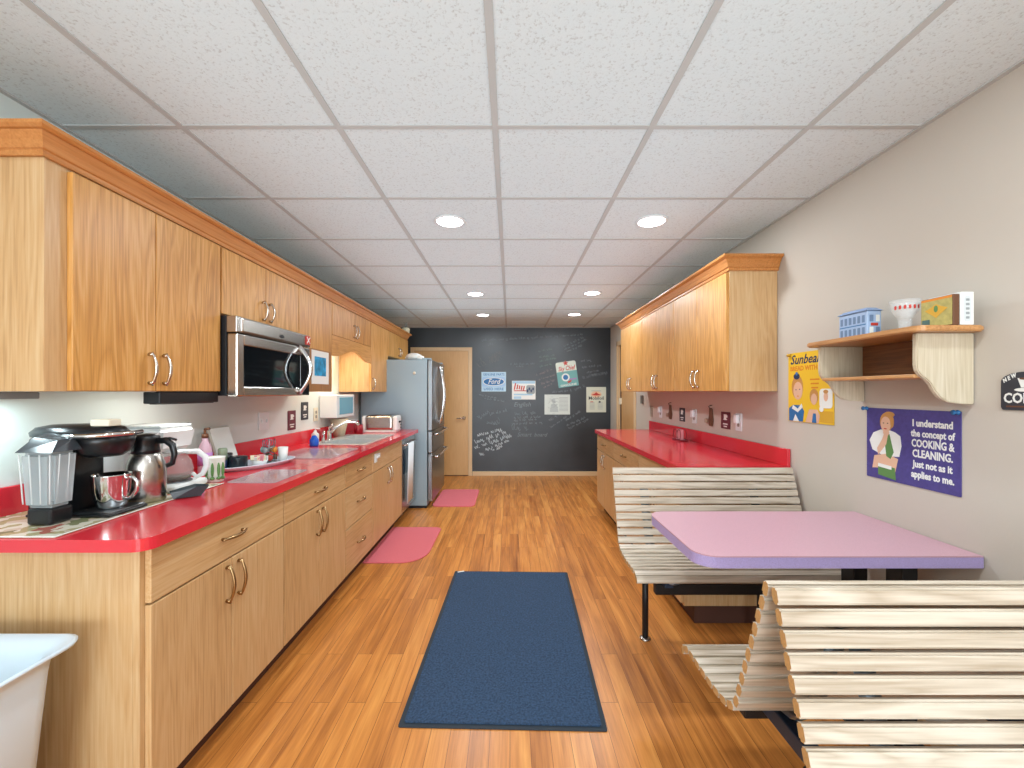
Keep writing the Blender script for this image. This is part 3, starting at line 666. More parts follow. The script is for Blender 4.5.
# ------------------------------------------------------------------ things on the left counter
C = CT1
o = obj('placemat', MB().box(-1.725, -1.33, 1.245, 1.98, C+.0005, C+.003, .001), place_m, origin=(-1.5, 1.6, C)); tag(o, 'patterned laminated placemat with a white edge under the coffee makers', 'placemat')
obj('white_edge', MB().box(-1.334, -1.328, 1.245, 1.98, C+.003, C+.0045).box(-1.725, -1.334, 1.243, 1.249, C+.003, C+.0045), P['white'], o)
for (x0, x1, y0, y1), lb in (((-1.33, -1.10, 1.99, 2.32), 'clear glass cutting board near the serving tray'), ((-1.56, -1.14, 2.72, 3.22), 'clear glass cutting board left of the sink')):
    M = Matrix.Translation(((x0+x1)/2, (y0+y1)/2, C+.001))
    tag(obj('cutting_board', MB().prism(rrect(x1-x0, y1-y0, .02), M, .004), mat('frosted_glass', '#DCCFD2', .08, spec=.8, alpha=.42), origin=((x0+x1)/2, (y0+y1)/2, C)), lb, 'cutting board')
C = C+.0032
# single-serve coffee machine
t = thing('coffee_machine', 'black single-serve coffee machine with a clear water tank, nearest on the left counter', 'coffee maker', (-1.46, 1.46, C))
def trap(x0, x1, y0, y1, z0, z1, k, bev, mb):  # box tapering to its bottom
    tb = bmesh.new(); bmesh.ops.create_cube(tb, size=1); cx, cy = (x0+x1)/2, (y0+y1)/2
    for v in tb.verts:
        s = 1 if v.co.z > 0 else k; v.co = Vector((cx+v.co.x*(x1-x0)*s, cy+v.co.y*(y1-y0)*s, z0 if v.co.z < 0 else z1))
    bmesh.ops.bevel(tb, geom=list(tb.edges), offset=bev, segments=3, affect='EDGES'); return mb._merge(tb, False)
g = MB().box(-1.63, -1.50, 1.43, 1.585, C+.001, 1.19, .02, 3)
g.box(-1.63, -1.345, 1.43, 1.585, C+.001, C+.012, .005, 2)
obj('body', g, blk, t)
hx = -1.44
g = MB(); g.lathe(0, 0, [(0, 1.115), (.05, 1.115), (.072, 1.13), (.082, 1.165), (.085, 1.19), (0, 1.19)], 32, M=Matrix.Translation((hx, 1.515, 0)))
g.lathe(0, 0, [(0, 1.228), (.06, 1.226), (.088, 1.217), (.10, 1.20), (.098, 1.186), (0, 1.186)], 32, M=Matrix.Translation((-1.525, 1.515, 0)), sx=1.6, sy=.88)
obj('brew_head', g, blk, t)
obj('silver_lever', MB().tube([(-1.52, 1.425, 1.190), (-1.44, 1.42, 1.192), (-1.375, 1.44, 1.194), (-1.352, 1.515, 1.194), (-1.375, 1.59, 1.194)], .008, 10), chrome, t)
obj('drip_grid', MB().box(-1.48, -1.355, 1.445, 1.585, C+.012, C+.0145, .001), steel_d, t)
g = MB(); trap(-1.545, -1.437, 1.335, 1.424, C+.055, 1.150, .84, .012, g)
tk = obj('water_tank', g, mat('smoky_clear_plastic', '#C9D3D6', .12, spec=.6, alpha=.42), t)
g = MB(); trap(-1.537, -1.447, 1.343, 1.416, C+.058, C+.085, .92, .008, g); obj('tank_foot', g, mat('tank_base_grey', '#8D9698', .2, alpha=.6), tk)
obj('tank_base', MB().box(-1.53, -1.45, 1.345, 1.418, C+.001, C+.054, .01, 3), blk, t)
g = MB()
g.raw([(-1.55, 1.332, 1.150), (-1.433, 1.332, 1.150), (-1.433, 1.427, 1.150), (-1.55, 1.427, 1.150), (-1.535, 1.375, 1.195), (-1.46, 1.375, 1.185), (-1.46, 1.427, 1.19), (-1.545, 1.427, 1.205)], [(0, 1, 2, 3), (4, 5, 6, 7), (0, 1, 5, 4), (1, 2, 6, 5), (2, 3, 7, 6), (3, 0, 4, 7)])
obj('tank_lid', g, mat('dark_grey_plastic', '#3C4146', .25), t)
g = MB()
for i in range(4):
    x = -1.54+i*.0325; g.tube([(-1.491+(x+1.491)*.86, 1.341, C+.07), (x, 1.335, 1.143)], .002, 6)
for y in (1.36, 1.39): g.tube([(-1.448, y, C+.07), (-1.437, y, 1.143)], .002, 6)
obj('tank_ribs', g, mat('clear_rib', '#F0F3F3', .1, alpha=.55), tk)
tag(obj('creamer_box', MB().box(-1.45, -1.385, 1.47, 1.52, 1.222, 1.246, .004), cream_pl, origin=(-1.42, 1.5, 1.222)), 'small cream box on top of the black coffee machine', 'box')
# steel mug
mx_, my_ = -1.417, 1.515; mz = C+.015
g = MB().lathe(mx_, my_, [(0, mz), (.036, mz), (.042, mz+.01), (.052, mz+.06), (.056, mz+.115), (.057, mz+.118), (.054, mz+.118), (.050, mz+.06), (.038, mz+.012), (0, mz+.01)], 36)
t = thing('travel_mug', 'shiny stainless steel mug on the drip tray of the black coffee machine', 'mug', (mx_, my_, mz)); obj('cup', g, chrome, t)
obj('handle', MB().tube([(mx_+.05, my_, mz+.10), (mx_+.075, my_, mz+.108), (mx_+.092, my_, mz+.09), (mx_+.09, my_, mz+.06), (mx_+.07, my_, mz+.035), (mx_+.046, my_, mz+.03)], .005, 8, flat=1.4), chrome, t)
# thermal carafe
tx, ty = -1.325, 1.60+.02
tz = CT1+.0008
tz = C+.0005
tx = -1.42; ty = 1.662
t = thing('thermal_carafe', 'brushed steel thermal carafe with black lid and handle', 'carafe', (tx, ty, tz))
obj('body', MB().lathe(tx, ty, [(0, tz), (.06, tz), (.064, tz+.006), (.064, tz+.11), (.060, tz+.145), (.050, tz+.175), (.043, tz+.19), (0, tz+.19)], 40), steel, t)
g = MB().lathe(tx, ty, [(.0, tz+.188), (.046, tz+.188), (.043, tz+.20), (.041, tz+.225), (.044, tz+.235), (.044, tz+.25), (.035, tz+.258), (0, tz+.262)], 36)
obj('lid', g, blk, t)
ax, ay = .99, .05
def hp(r, z): return (tx+ax*r, ty+ay*r, tz+z)
obj('handle', MB().tube([hp(.04, .232), hp(.075, .235), hp(.10, .215), (hp(.108, .18)), hp(.10, .145), hp(.078, .135)], [.008, .009, .009, .008, .007, .006], 10, flat=1.5), blk, t)
obj('thumb_lever', MB().tube([hp(.05, .236), hp(.09, .243), hp(.115, .236)], .005, 8), blk, t)
# drip coffee maker
cx, cy = -1.53, 1.88
t = thing('drip_coffee_maker', 'white drip coffee maker with a glass pot behind the steel carafe', 'coffee maker', (cx, cy, C))
g = MB().box(-1.72, -1.40, cy-.10, cy+.10, C, C+.03, .012, 3).box(-1.72, -1.62, cy-.10, cy+.10, C+.03, 1.11, .012, 3)
obj('body', g, white_pl, t)
g = MB(); trap(-1.70, -1.455, cy-.105, cy+.105, 1.085, 1.185, .88, .015, g); obj('filter_housing', g, white_pl, t)
obj('lid', MB().box(-1.69, -1.47, cy-.09, cy+.09, 1.185, 1.197, .005), mat('pale_grey_plastic', '#C9CFD0', .3), t)
obj('warming_plate', MB().lathe(-1.48, cy, [(0, C+.03), (.065, C+.03), (.065, C+.034), (0, C+.034)], 32), steel_d, t)
pz = C+.0345; pxx, pyy = -1.478, cy
t = thing('glass_coffee_pot', 'glass coffee pot with white handle on the white coffee maker', 'coffee pot', (pxx, pyy, pz))
obj('glass_bowl', MB().lathe(pxx, pyy, [(0, pz), (.055, pz), (.065, pz+.02), (.068, pz+.05), (.06, pz+.085), (.045, pz+.11), (.042, pz+.12), (.040, pz+.12), (.043, pz+.108), (.057, pz+.083), (.065, pz+.05), (.062, pz+.02), (0, pz+.003)], 36), mat('pot_glass', '#DDE4E2', .03, spec=.5, alpha=.16), t)
obj('coffee', MB().lathe(pxx, pyy, [(0, pz+.004), (.054, pz+.004), (.060, pz+.02), (0, pz+.02)], 32), mat('black_coffee', '#4A2412', .1), t)
obj('lid', MB().lathe(pxx, pyy, [(0, pz+.122), (.044, pz+.122), (.044, pz+.132), (0, pz+.136)], 32).box(pxx+.02, pxx+.07, pyy-.012, pyy+.012, pz+.12, pz+.133, .004), white_pl, t)
ax, ay = .97, .2
obj('handle', MB().tube([(pxx+ax*r, pyy+ay*r, pz+z) for r, z in ((.045, .125), (.09, .125), (.12, .10), (.125, .06), (.11, .025), (.085, .012), (.068, .03))], [.007, .008, .008, .008, .007, .006, .005], 10, flat=1.6), white_pl, t)
# black scoop
g = MB(); sx_, sy_ = -1.29, 1.775; zc = CT1+.0045
M = Matrix.Translation((-1.31, 1.735, C+.001)) @ Matrix.Rotation(.7, 4, 'Z') @ Matrix.Scale(.8, 4)
g.raw([M @ Vector(v) for v in [(-.06, -.035, 0), (.05, -.035, 0), (.085, -.02, .045), (.085, .02, .045), (.05, .035, 0), (-.06, .035, 0), (-.075, -.03, .03), (-.075, .03, .03), (.03, -.045, .05), (.03, .045, .05)]],
      [(0, 1, 4, 5), (0, 6, 8, 1), (1, 8, 2), (1, 2, 3, 4), (4, 3, 9), (4, 9, 7, 5), (5, 7, 6, 0)])
tag(obj('coffee_scoop', g, mat('dark_grey_scoop', '#3A4246', .25), origin=(-1.31, 1.735, C)), 'dark grey open scoop lying beside the steel carafe', 'scoop')
# canister
C0 = CT1+.0005
t = thing('canister', 'white canister with green leaf print in front of the tilted white board', 'canister', (-1.41, 2.035, C0))
obj('jar', MB().lathe(-1.41, 2.035, [(0, C0), (.034, C0), (.036, C0+.004), (.042, C0+.112), (.044, C0+.118), (0, C0+.118)], 32), mat('white_ceramic', '#E9EDE4', .25), t)
g = MB()
for a in (-1.9, -1.2, -.6, -.1):
    cxx, cyy = -1.41+.0415*math.cos(a), 2.035+.0415*math.sin(a); g.ball((cxx, cyy, C0+.06), (.007, .007, .034), 10); g.ball((cxx, cyy, C0+.02), (.01, .01, .008), 8)
obj('leaf_print', g, P['green'], t)
# bottle with purple label
t = thing('syrup_bottle', 'clear bottle with brown pump and purple label against the left wall', 'bottle', (-1.60, 2.17, C0))
bx_, by_ = -1.575, 2.2
obj('bottle', MB().lathe(bx_, by_, [(0, C0), (.03, C0), (.032, C0+.01), (.032, C0+.12), (.026, C0+.15), (.014, C0+.175), (.013, C0+.19), (0, C0+.19)], 28), mat('pinkish_glass', '#D9B7C8', .1, alpha=.75), t)
obj('label', MB().lathe(bx_, by_, [(.0325, C0+.05), (.0328, C0+.05), (.0328, C0+.115), (.0325, C0+.115)], 28), P['violet'], t)
obj('pump', MB().lathe(bx_, by_, [(0, C0+.19), (.015, C0+.19), (.015, C0+.21), (.006, C0+.212), (.006, C0+.235), (0, C0+.235)], 20).tube([(bx_, by_, C0+.235), (bx_+.03, by_-.01, C0+.238)], .006, 8), P['brown'], t)
# tilted white board
t = thing('recipe_board', 'white framed board leaning against the left wall behind the serving tray', 'board', (-1.64, 2.47, C0))
M = Matrix.Translation((-1.625, 2.47, C0)) @ Matrix.Rotation(-.30, 4, 'Y')
obj('frame', MB().box(-.006, .006, -.09, .09, .003, .235, .004, M=M), mat('board_frame', '#BDB8AC', .4), t)
obj('white_face', MB().box(.006, .008, -.082, .082, .012, .227, .001, M=M), P['white'], t)
# serving tray
trc = (-1.46, 2.45); ang = math.radians(66)
Mt = Matrix.Translation((trc[0], trc[1], 0)) @ Matrix.Rotation(ang, 4, 'Z')
g = MB().lathe(0, 0, [(0, C0), (.20, C0), (.235, C0+.02), (.24, C0+.024), (.236, C0+.026), (.20, C0+.007), (0, C0+.005)], 48, M=Mt, sx=1.02, sy=.47)
tag(obj('serving_tray', g, mat('white_glazed_tray', '#DCE3EE', .2), origin=(trc[0], trc[1], C0)), 'long white oval serving tray holding coffee condiments', 'tray')
ZT = C0+.0075
def onTray(u, v): p = Mt @ Vector((u, v, 0)); return p.x, p.y
a, b = onTray(-.105, -.0)
tag(obj('candle_jar', MB().lathe(a, b, [(0, ZT), (.044, ZT), (.046, ZT+.004), (.046, ZT+.06), (.043, ZT+.064), (0, ZT+.064)], 32), mat('dark_blue_glaze', '#16242C', .2), origin=(a, b, ZT)), 'short round black jar on the serving tray', 'jar')
a, b = onTray(-.17, .03)
t = thing('spice_jar', 'tall green and blue jar at the near end of the serving tray', 'jar', (a, b, ZT))
obj('jar', MB().lathe(a, b, [(0, ZT), (.02, ZT), (.022, ZT+.003), (.022, ZT+.05), (0, ZT+.05)], 24), P['navy'], t); obj('upper_half', MB().lathe(a, b, [(0, ZT+.0503), (.0225, ZT+.0503), (.0225, ZT+.11), (.018, ZT+.115), (0, ZT+.115)], 24), mat('sage_green', '#87987F', .4), t)
a, b = onTray(-.13, .07)
tag(obj('black_cup', MB().lathe(a, b, [(0, ZT), (.03, ZT), (.035, ZT+.08), (.032, ZT+.08), (.028, ZT+.006), (0, ZT+.005)], 24), blk, origin=(a, b, ZT)), 'black cup at the back of the serving tray beside the green jar', 'cup')
a, b = onTray(.0, -.03)
t = thing('sugar_bowl', 'small white bowl heaped with sugar packets on the serving tray', 'bowl', (a, b, ZT))
obj('bowl', MB().lathe(a, b, [(0, ZT), (.03, ZT), (.042, ZT+.03), (.04, ZT+.03), (.028, ZT+.006), (0, ZT+.005)], 24), white_pl, t)
g = MB(); rnd = random.Random(5)
for i in range(14): g.mi = i % 3; g.box(-.02, .02, -.002, .002, -.014, .014, M=Matrix.Translation((a+rnd.uniform(-.022, .022), b+rnd.uniform(-.022, .022), ZT+.036+rnd.uniform(0, .012))) @ Matrix.Rotation(rnd.uniform(0, 3), 4, 'Z') @ Matrix.Rotation(rnd.uniform(-.7, .7), 4, 'X'))
obj('sugar_packets', g, [P['white'], P['pinkp'], P['cream']], t)['kind'] = 'stuff'
a, b = onTray(.095, .02)
t = thing('wire_pod_rack', 'curly wire rack holding coffee pods on the serving tray', 'rack', (a, b, ZT))
g = MB()
g.tube([(a+.04*math.cos(q*PI/8), b+.04*math.sin(q*PI/8), ZT+.003) for q in range(16)], .0025, 6, True)
g.tube([(a, b, ZT+.003), (a, b, ZT+.14)], .003, 6); g.tube([(a-.04, b, ZT+.003), (a+.04, b, ZT+.003)], .0025, 6)
for lv in (.03, .075, .115):
    for q in range(4):
        an = q*PI/2+lv*20; ccx, ccy = a+.03*math.cos(an), b+.03*math.sin(an)
        g.tube([(ccx-math.sin(an)*.02*math.cos(w*PI/6), ccy+math.cos(an)*.02*math.cos(w*PI/6), ZT+lv+.02*math.sin(w*PI/6)) for w in range(12)], .002, 6, True)
obj('wire_frame', g, steel_d, t)
cols = [P['brown'], P['green'], P['cream'], P['red'], P['white'], P['teal'], P['grey'], P['orange']]
kk = 0
for lv in (.03, .075):
    for q in range(4):
        an = q*PI/2+lv*20; M = Matrix.Translation((a+.03*math.cos(an), b+.03*math.sin(an), ZT+lv)) @ Matrix.Rotation(an, 4, 'Z') @ Matrix.Rotation(PI/2, 4, 'Y')
        po = obj('coffee_pod', MB().lathe(0, 0, [(0, -.016), (.012, -.016), (.0165, .01), (.018, .012), (0, .013)], 16, M=M), cols[kk], origin=(a, b, ZT)); kk += 1
        tag(po, ['brown', 'green', 'cream', 'red', 'white', 'teal', 'grey', 'orange'][kk-1]+' coffee pod held in the curly wire rack', 'coffee pod', 'coffee pods in the wire rack')
a, b = onTray(.165, -.01)
tag(obj('paper_cup', MB().lathe(a, b, [(0, ZT), (.022, ZT), (.029, ZT+.085), (.027, ZT+.085), (.02, ZT+.005), (0, ZT+.004)], 24), P['white'], origin=(a, b, ZT)), 'plain white cup at the far end of the serving tray', 'cup')
# by the sink
C0 = CT1+.0005
t = thing('soap_bottle', 'small bottle of bright blue dish soap left of the faucet', 'bottle', (-1.62, 3.36, C0))
sxx, syy = -1.545, 3.36
obj('bottle', MB().lathe(sxx, syy, [(0, C0), (.03, C0), (.034, C0+.01), (.034, C0+.05), (.02, C0+.075), (.01, C0+.085), (0, C0+.085)], 24), sponge, t)
obj('cap', MB().lathe(sxx, syy, [(0, C0+.085), (.011, C0+.085), (.009, C0+.11), (0, C0+.11)], 16), P['white'], t)
sxx, syy = -1.56, 3.47
sxx, syy = -1.655, 3.62
tag(obj('soap_dispenser', MB().lathe(sxx, syy, [(0, C0), (.03, C0), (.03, C0+.07), (.012, C0+.085), (.012, C0+.10), (0, C0+.10)], 24).tube([(sxx, syy, C0+.10), (sxx, syy, C0+.115), (sxx+.04, syy, C0+.115)], .005, 8), white_pl, origin=(sxx, syy, C0)), 'white soap dispenser between the blue bottle and the faucet', 'dispenser')
M = Matrix.Translation((-1.64, 4.12, C0+.004)) @ Matrix.Rotation(-.25, 4, 'Y')
tag(obj('woven_basket', MB().lathe(0, 0, [(0, 0), (.05, 0), (.085, .17), (.08, .17), (.045, .01), (0, .01)], 28, M=Matrix.Translation((-1.645, 4.10, C0))), woven, origin=(-1.645, 4.10, C0)), 'beige woven basket on the counter under the towel dispenser', 'basket')
for (a, b, r_), lb in (((-1.56, 4.385, .045), 'dark red mug beside the toaster'), ((-1.69, 3.80, .032), 'dark red tumbler behind the faucet')):
    t = thing('mug', lb, 'mug', (a, b, C0)); rm = mat('dark_red_glaze', '#8E1F2C', .2)
    obj('cup', MB().lathe(a, b, [(0, C0), (r_*.8, C0), (r_, C0+.02), (r_, C0+.09), (r_-.004, C0+.09), (r_-.005, C0+.01), (0, C0+.008)], 28), rm, t)
    obj('handle', MB().tube([(a-.2*r_, b-r_*.95, C0+.075), (a-.2*r_, b-r_-.022, C0+.07), (a-.2*r_, b-r_-.026, C0+.045), (a-.2*r_, b-r_*.95, C0+.025)], .005, 8), rm, t)
# toaster
t = thing('toaster', 'long brushed steel toaster with white ends beside the refrigerator', 'toaster', (-1.37, 4.55, C0))
obj('shell', MB().box(-1.53, -1.23, 4.48, 4.65, C0+.02, C0+.18, .03, 4), steel, t)
g = MB().box(-1.235, -1.185, 4.475, 4.655, C0+.012, C0+.175, .02, 3).box(-1.56, -1.525, 4.475, 4.655, C0+.012, C0+.175, .02, 3).box(-1.55, -1.20, 4.485, 4.645, C0, C0+.022, .006)
obj('end_cap', g, white_pl, t)
obj('lever', MB().box(-1.186, -1.165, 4.535, 4.575, C0+.10, C0+.12, .004), blk, t)
g = MB()
for i, zz in enumerate((.045, .075)): g.lathe(0, 0, [(0, 0), (.011, 0), (.010, .008), (0, .009)], 14, M=Matrix.Translation((-1.186, 4.61, C0+zz)) @ Matrix.Rotation(PI/2, 4, 'Y'))
obj('dial', g, blk, t)
g = MB().box(-1.5, -1.26, 4.51, 4.54, C0+.178, C0+.1815).box(-1.5, -1.26, 4.59, 4.62, C0+.178, C0+.1815); obj('bread_slot', g, blkm, t)
# ------------------------------------------------------------------ left wall fittings
t = thing('towel_dispenser', 'white wall dispenser with a blue-grey window under the valance', 'dispenser', (-1.66, 4.12, 1.1))
obj('case', MB().box(XL+.002, -1.585, 3.90, 4.34, 1.10, 1.315, .01, 3), white_pl, t)
obj('window', MB().box(-1.586, -1.58, 3.96, 4.29, 1.13, 1.29, .002), tintw, t)
def plate(name, label, cat, side, y, z, w, h, toggles, m=white_pl, kind='toggle'):
    xw = XL if side == 'L' else XR
    M = Matrix.Translation(((.001 if side == 'L' else -.001), 0, 0)) @ frame((xw, y, z), side)
    t = thing(name, label, cat, (xw, y, z)); obj('cover', MB().prism(rrect(w, h, .006), M, .006, .001), m, t)
    g = MB()
    for u in toggles:
        if kind == 'toggle': g.prism(rrect(.012, .026, .002, cx=u), M @ T(0, 0, .006), .008)
        else:
            for v in (-.02, .02): g.prism(rrect(.028, .026, .008, cx=u, cy=v), M @ T(0, 0, .0061), .002)
    obj('toggle' if kind == 'toggle' else 'socket', g, m if kind == 'toggle' else mat('grey_socket', '#9C978C', .5), t)
    return t
plate('light_switch', 'white double light switch plate on the left wall below the microwave', 'switch', 'L', 3.02, 1.135, .125, .125, (-.03, .03))
plate('outlet', 'cream power outlet on the left wall beside the dark coffee sign', 'outlet', 'L', 3.83, 1.14, .078, .12, (0,), cream_pl, 'sock')
def cup_art(g, M, w, h, txt=True):
    L_(g, 0).prism([(-.02, .0), (.014, .0), (.018, .035), (-.024, .035)], M @ T(0, h*.08), .0004)
    g.prism(ell(.06, .01, 16), M @ T(-.002, h*.08-.003), .0004)
    g.prism(rrect(.012, .02, .005), M @ T(.024, h*.08+.02), .0003)
    if txt:
        for i, ww in enumerate((.07, .05)): g.prism(rrect(ww, .009, .003), M @ T(0, -h*.22-.018*i), .0004)
    return [P['white']]
for nm, side, y, z, w, h, m_, lb in (('coffee_sign', 'L', 3.41, 1.115, .12, .155, maroon, 'maroon coffee cup sign on the left wall beside the light switches'),
                       ('coffee_sign', 'L', 3.625, 1.18, .12, .15, char, 'charcoal coffee cup sign on the left wall, right of the maroon one'),
                       ('coffee_sign', 'R', 3.175, 1.13, .13, .125, maroon, 'maroon coffee cup sign on the wall above the right counter'),
                       ('coffee_sign', 'R', 3.975, 1.13, .12, .125, char, 'charcoal coffee cup sign on the wall above the right counter')):
    sign(nm, lb, 'sign', (XL if side == 'L' else XR, y, z), side, w, h, m_, lambda g, M, w=w, h=h: cup_art(g, M, w, h), r=.004, th=.004)
# right wall fittings over the counter
plate('outlet', 'beige power outlet on the right wall, farthest along above the red counter', 'outlet', 'R', 4.84, 1.12, .075, .12, (0,), mat('beige_cover', '#A9A08C', .5), 'sock')
for y, lb in ((4.54, 'white outlet cover above the far part of the right counter'), (3.71, 'white outlet cover between the charcoal sign and the brown ornament'), (2.99, 'white outlet cover nearest the end of the right counter')):
    t = plate('outlet', lb, 'outlet', 'R', y, 1.13, .08, .125, (0,), white_pl, 'sock')
    obj('plug_in', MB().box(XR-.035, XR-.009, y-.02, y+.02, 1.12, 1.185, .008, 3), white_pl, t)
for y, lb in ((4.25, 'small dark brown hanging ornament above the far part of the right counter'), (3.39, 'larger dark brown hanging ornament left of the maroon sign')):
    M = Matrix.Translation((-.001, 0, 0)) @ frame((XR, y, 1.14), 'R')
    t = thing('wall_ornament', lb, 'ornament', (XR, y, 1.14))
    g = MB().prism([(-.02, -.07), (.02, -.07), (.03, -.02), (.018, .02), (.012, .07), (-.012, .075), (-.018, .02), (-.03, -.02)], M, .02, .004); obj('plaque', g, P['brown'], t)
    obj('hook', MB().tube([(XR-.02, y, 1.21), (XR-.03, y, 1.225), (XR-.012, y, 1.235), (XR-.001, y, 1.235)], .003, 6), blkm, t)
    tag(obj('wall_hook', MB().box(XR-.02, XR-.001, y+.07, y+.10, 1.09, 1.125, .004), mat('tan_plastic', '#B49B84', .5), origin=(XR, y+.085, 1.1)), 'tan wall hook beside the '+('far' if y > 4 else 'near')+' brown ornament', 'hook')
g = MB().box(XR-.02, XR-.001, 5.13, 5.2, 1.2, 1.3, .004)
tag(obj('thermostat', g, mat('bronze_grey', '#6B6258', .5), origin=(XR, 5.16, 1.25)), 'small dark thermostat on the cream wall beyond the right wall cabinets', 'thermostat')
t = thing('napkin_holder', 'dark red wire napkin holder with round loops on the right counter', 'napkin holder', (1.5, 3.75, CT1)); g = MB(); rw = mat('dark_red_wire', '#7A1620', .3)
for xx in (1.47, 1.52):
    for yy in (3.71, 3.79): g.tube([(xx, yy+.04*math.cos(q*PI/8), CT1+.055+.045*math.sin(q*PI/8)) for q in range(16)], .003, 6, True)
obj('loops', g, rw, t); obj('base', MB().box(1.455, 1.535, 3.665, 3.835, CT1+.0005, CT1+.011, .003), rw, t)
obj('napkins', MB().box(1.482, 1.508, 3.70, 3.80, CT1+.012, CT1+.10, .002), P['pinkp'], t)
# ------------------------------------------------------------------ shelf on the right wall
sy0, sy1 = 1.475, 1.949
t = thing('wall_shelf', 'oak wall shelf with scalloped side brackets and a lower ledge', 'shelf', (XR, 1.71, 1.3))
pl = [(x, y) for x, y in rrect(.24, .56, .035)]
obj('top_board', MB().prism(pl, Matrix.Translation((XR-.122, 1.706, 1.546)), .02, .004), shelf_y, t)
# bracket profile in (distance from wall, z)
prof = [(0, 1.545), (.20, 1.545), (.20, 1.435), (.196, 1.415), (.185, 1.40), (.165, 1.385), (.15, 1.37), (.137, 1.345), (.118, 1.322), (.09, 1.306), (.05, 1.30), (0, 1.298)]
for y in (sy0, sy1-.018):
    Mb = Matrix(((-1, 0, 0, XR-.002), (0, 0, 1, y), (0, 1, 0, 0), (0, 0, 0, 1)))
    obj('bracket', MB().prism(prof, Mb, .018, .003), shelf_z, t)
obj('ledge', MB().box(XR-.195, XR-.003, sy0+.018, sy1-.018, 1.39, 1.404, .003), shelf_y, t)
obj('back_board', MB().box(XR-.012, XR-.003, sy0+.018, sy1-.018, 1.405, 1.545), wood('shelf_back_brown', '#9A6236', '#84502A', '#5E3518', 'y'), t)
ZS = 1.5665
# blue tin
t = thing('tin_box', 'pale blue and white printed tin box at the left end of the wall shelf', 'tin', (1.50, 1.895, ZS))
obj('tin', MB().box(1.475, 1.535, 1.76, 1.91, ZS, ZS+.112, .004), mat('pale_blue_tin', '#A9BFDF', .3), t)
g = MB(); x0, x1, y0, y1, zz = 1.47, 1.54, 1.755, 1.915, ZS+.112
g.raw([(x0, y0, zz), (x1, y0, zz), (x1, y1, zz), (x0, y1, zz), (x0+.015, y0+.02, zz+.014), (x1-.015, y0+.02, zz+.014), (x1-.015, y1-.02, zz+.014), (x0+.015, y1-.02, zz+.014)], [(0, 1, 2, 3), (4, 5, 6, 7), (0, 1, 5, 4), (1, 2, 6, 5), (2, 3, 7, 6), (3, 0, 4, 7)])
obj('lid', g, mat('blue_tin_lid', '#8CA6CF', .3), t)
g = MB(); M = Matrix.Translation((0, -.0006, 0)) @ frame((1.505, 1.76, ZS), 'B')
for i in range(2):
    for j in range(2): g.mi = (i+j) % 2; g.prism(rrect(.016, .028, .002, cx=-.012+.026*i, cy=.03+.05*j), M, .0003)
g.mi = 3; g.prism(rrect(.03, .012, .002, cy=.055), M @ T(0, 0, .0004), .0003)
M = Matrix.Translation((-.0006, 0, 0)) @ frame((1.475, 1.835, ZS), 'R')
for i in range(6):
    for j in range(2): g.mi = (i*2+j) % 3 and 0 or 1; g.prism(rrect(.014, .03, .002, cx=-.058+.023*i, cy=.03+.05*j), M, .0003)
g.mi = 2; g.prism(rrect(.14, .004, .001, cy=.056), M, .0003); g.prism(rrect(.14, .004, .001, cy=.008), M, .0003)
obj('printed_windows', g, [P['white'], mat('print_steel_blue', '#6E86A8', .5), P['blue'], P['red']], t)
tag(obj('jar_lid', MB().lathe(1.48, 1.70, [(0, ZS), (.035, ZS), (.035, ZS+.012), (0, ZS+.014)], 28), mat('pale_green_lid', '#B9C6B0', .3), origin=(1.48, 1.70, ZS)), 'flat round pale lid lying next to the blue tin on the shelf', 'lid')
t = thing('drinking_glass', 'clear footed drinking glass with red lettering in the middle of the shelf', 'glass', (1.49, 1.67, ZS))
gx, gy = 1.495, 1.612
obj('glass', MB().lathe(gx, gy, [(0, ZS), (.030, ZS), (.030, ZS+.004), (.018, ZS+.02), (.022, ZS+.05), (.040, ZS+.08), (.048, ZS+.12), (.046, ZS+.12), (.038, ZS+.082), (.019, ZS+.053), (0, ZS+.05)], 32), mat('thin_glass', '#F4F6F6', .03, spec=1, alpha=.28), t)
g = MB()
for i, ch in enumerate('SUNDAE'):
    a = -PI*.5-1.35+.3*i
    M = Matrix.Translation((gx+.0465*math.cos(a), gy+.0465*math.sin(a), ZS+.09)) @ Matrix.Rotation(a+PI/2, 4, 'Z') @ Matrix.Rotation(PI/2, 4, 'X')
    g.prism(rrect(.007, .014, .002), M, .0006)
obj('red_print', g, P['red'], t)
# cigar box and card box
Mc = Matrix.Translation((1.47, 1.55, ZS))
t = thing('picture_box', 'yellow picture box with brown rim standing on the right part of the shelf', 'box', (1.47, 1.55, ZS))
obj('case', MB().box(1.49, 1.512, 1.432, 1.545, ZS+.0005, ZS+.105, .002), P['brown'], t)
g = MB(); Mf = frame((1.4895, 1.4885, ZS+.053), 'R')
g.prism(rrect(.107, .099, .002), Mf, .0005); L_(g, 1).prism([(-.04, .01), (-.015, .02), (0, .028), (.015, .02), (.04, .01), (.012, -.01), (0, -.02), (-.012, -.01)], Mf @ T(0, 0, .001), .0004)
L_(g, 2).prism(ell(.014, .024, 14, 0, .012), Mf @ T(0, 0, .0016), .0003); L_(g, 3).prism(rrect(.028, .024, .002, cx=-.036, cy=-.034), Mf @ T(0, 0, .001), .0004); L_(g, 4).prism(rrect(.107, .008, .001, cy=.046), Mf @ T(0, 0, .0006), .0003)
obj('printed_picture', g, [mat('mustard_print', '#B9AC66', .5, var=.15, bscale=60), P['gold'], P['green'], mat('print_slate', '#4E6B66', .5), P['orange']], t)
t = thing('card_box', 'narrow white box standing against the yellow picture box on the shelf', 'box', (1.54, 1.49, ZS))
obj('carton', MB().box(1.515, 1.56, 1.432, 1.545, ZS+.0005, ZS+.112, .002), P['white'], t)
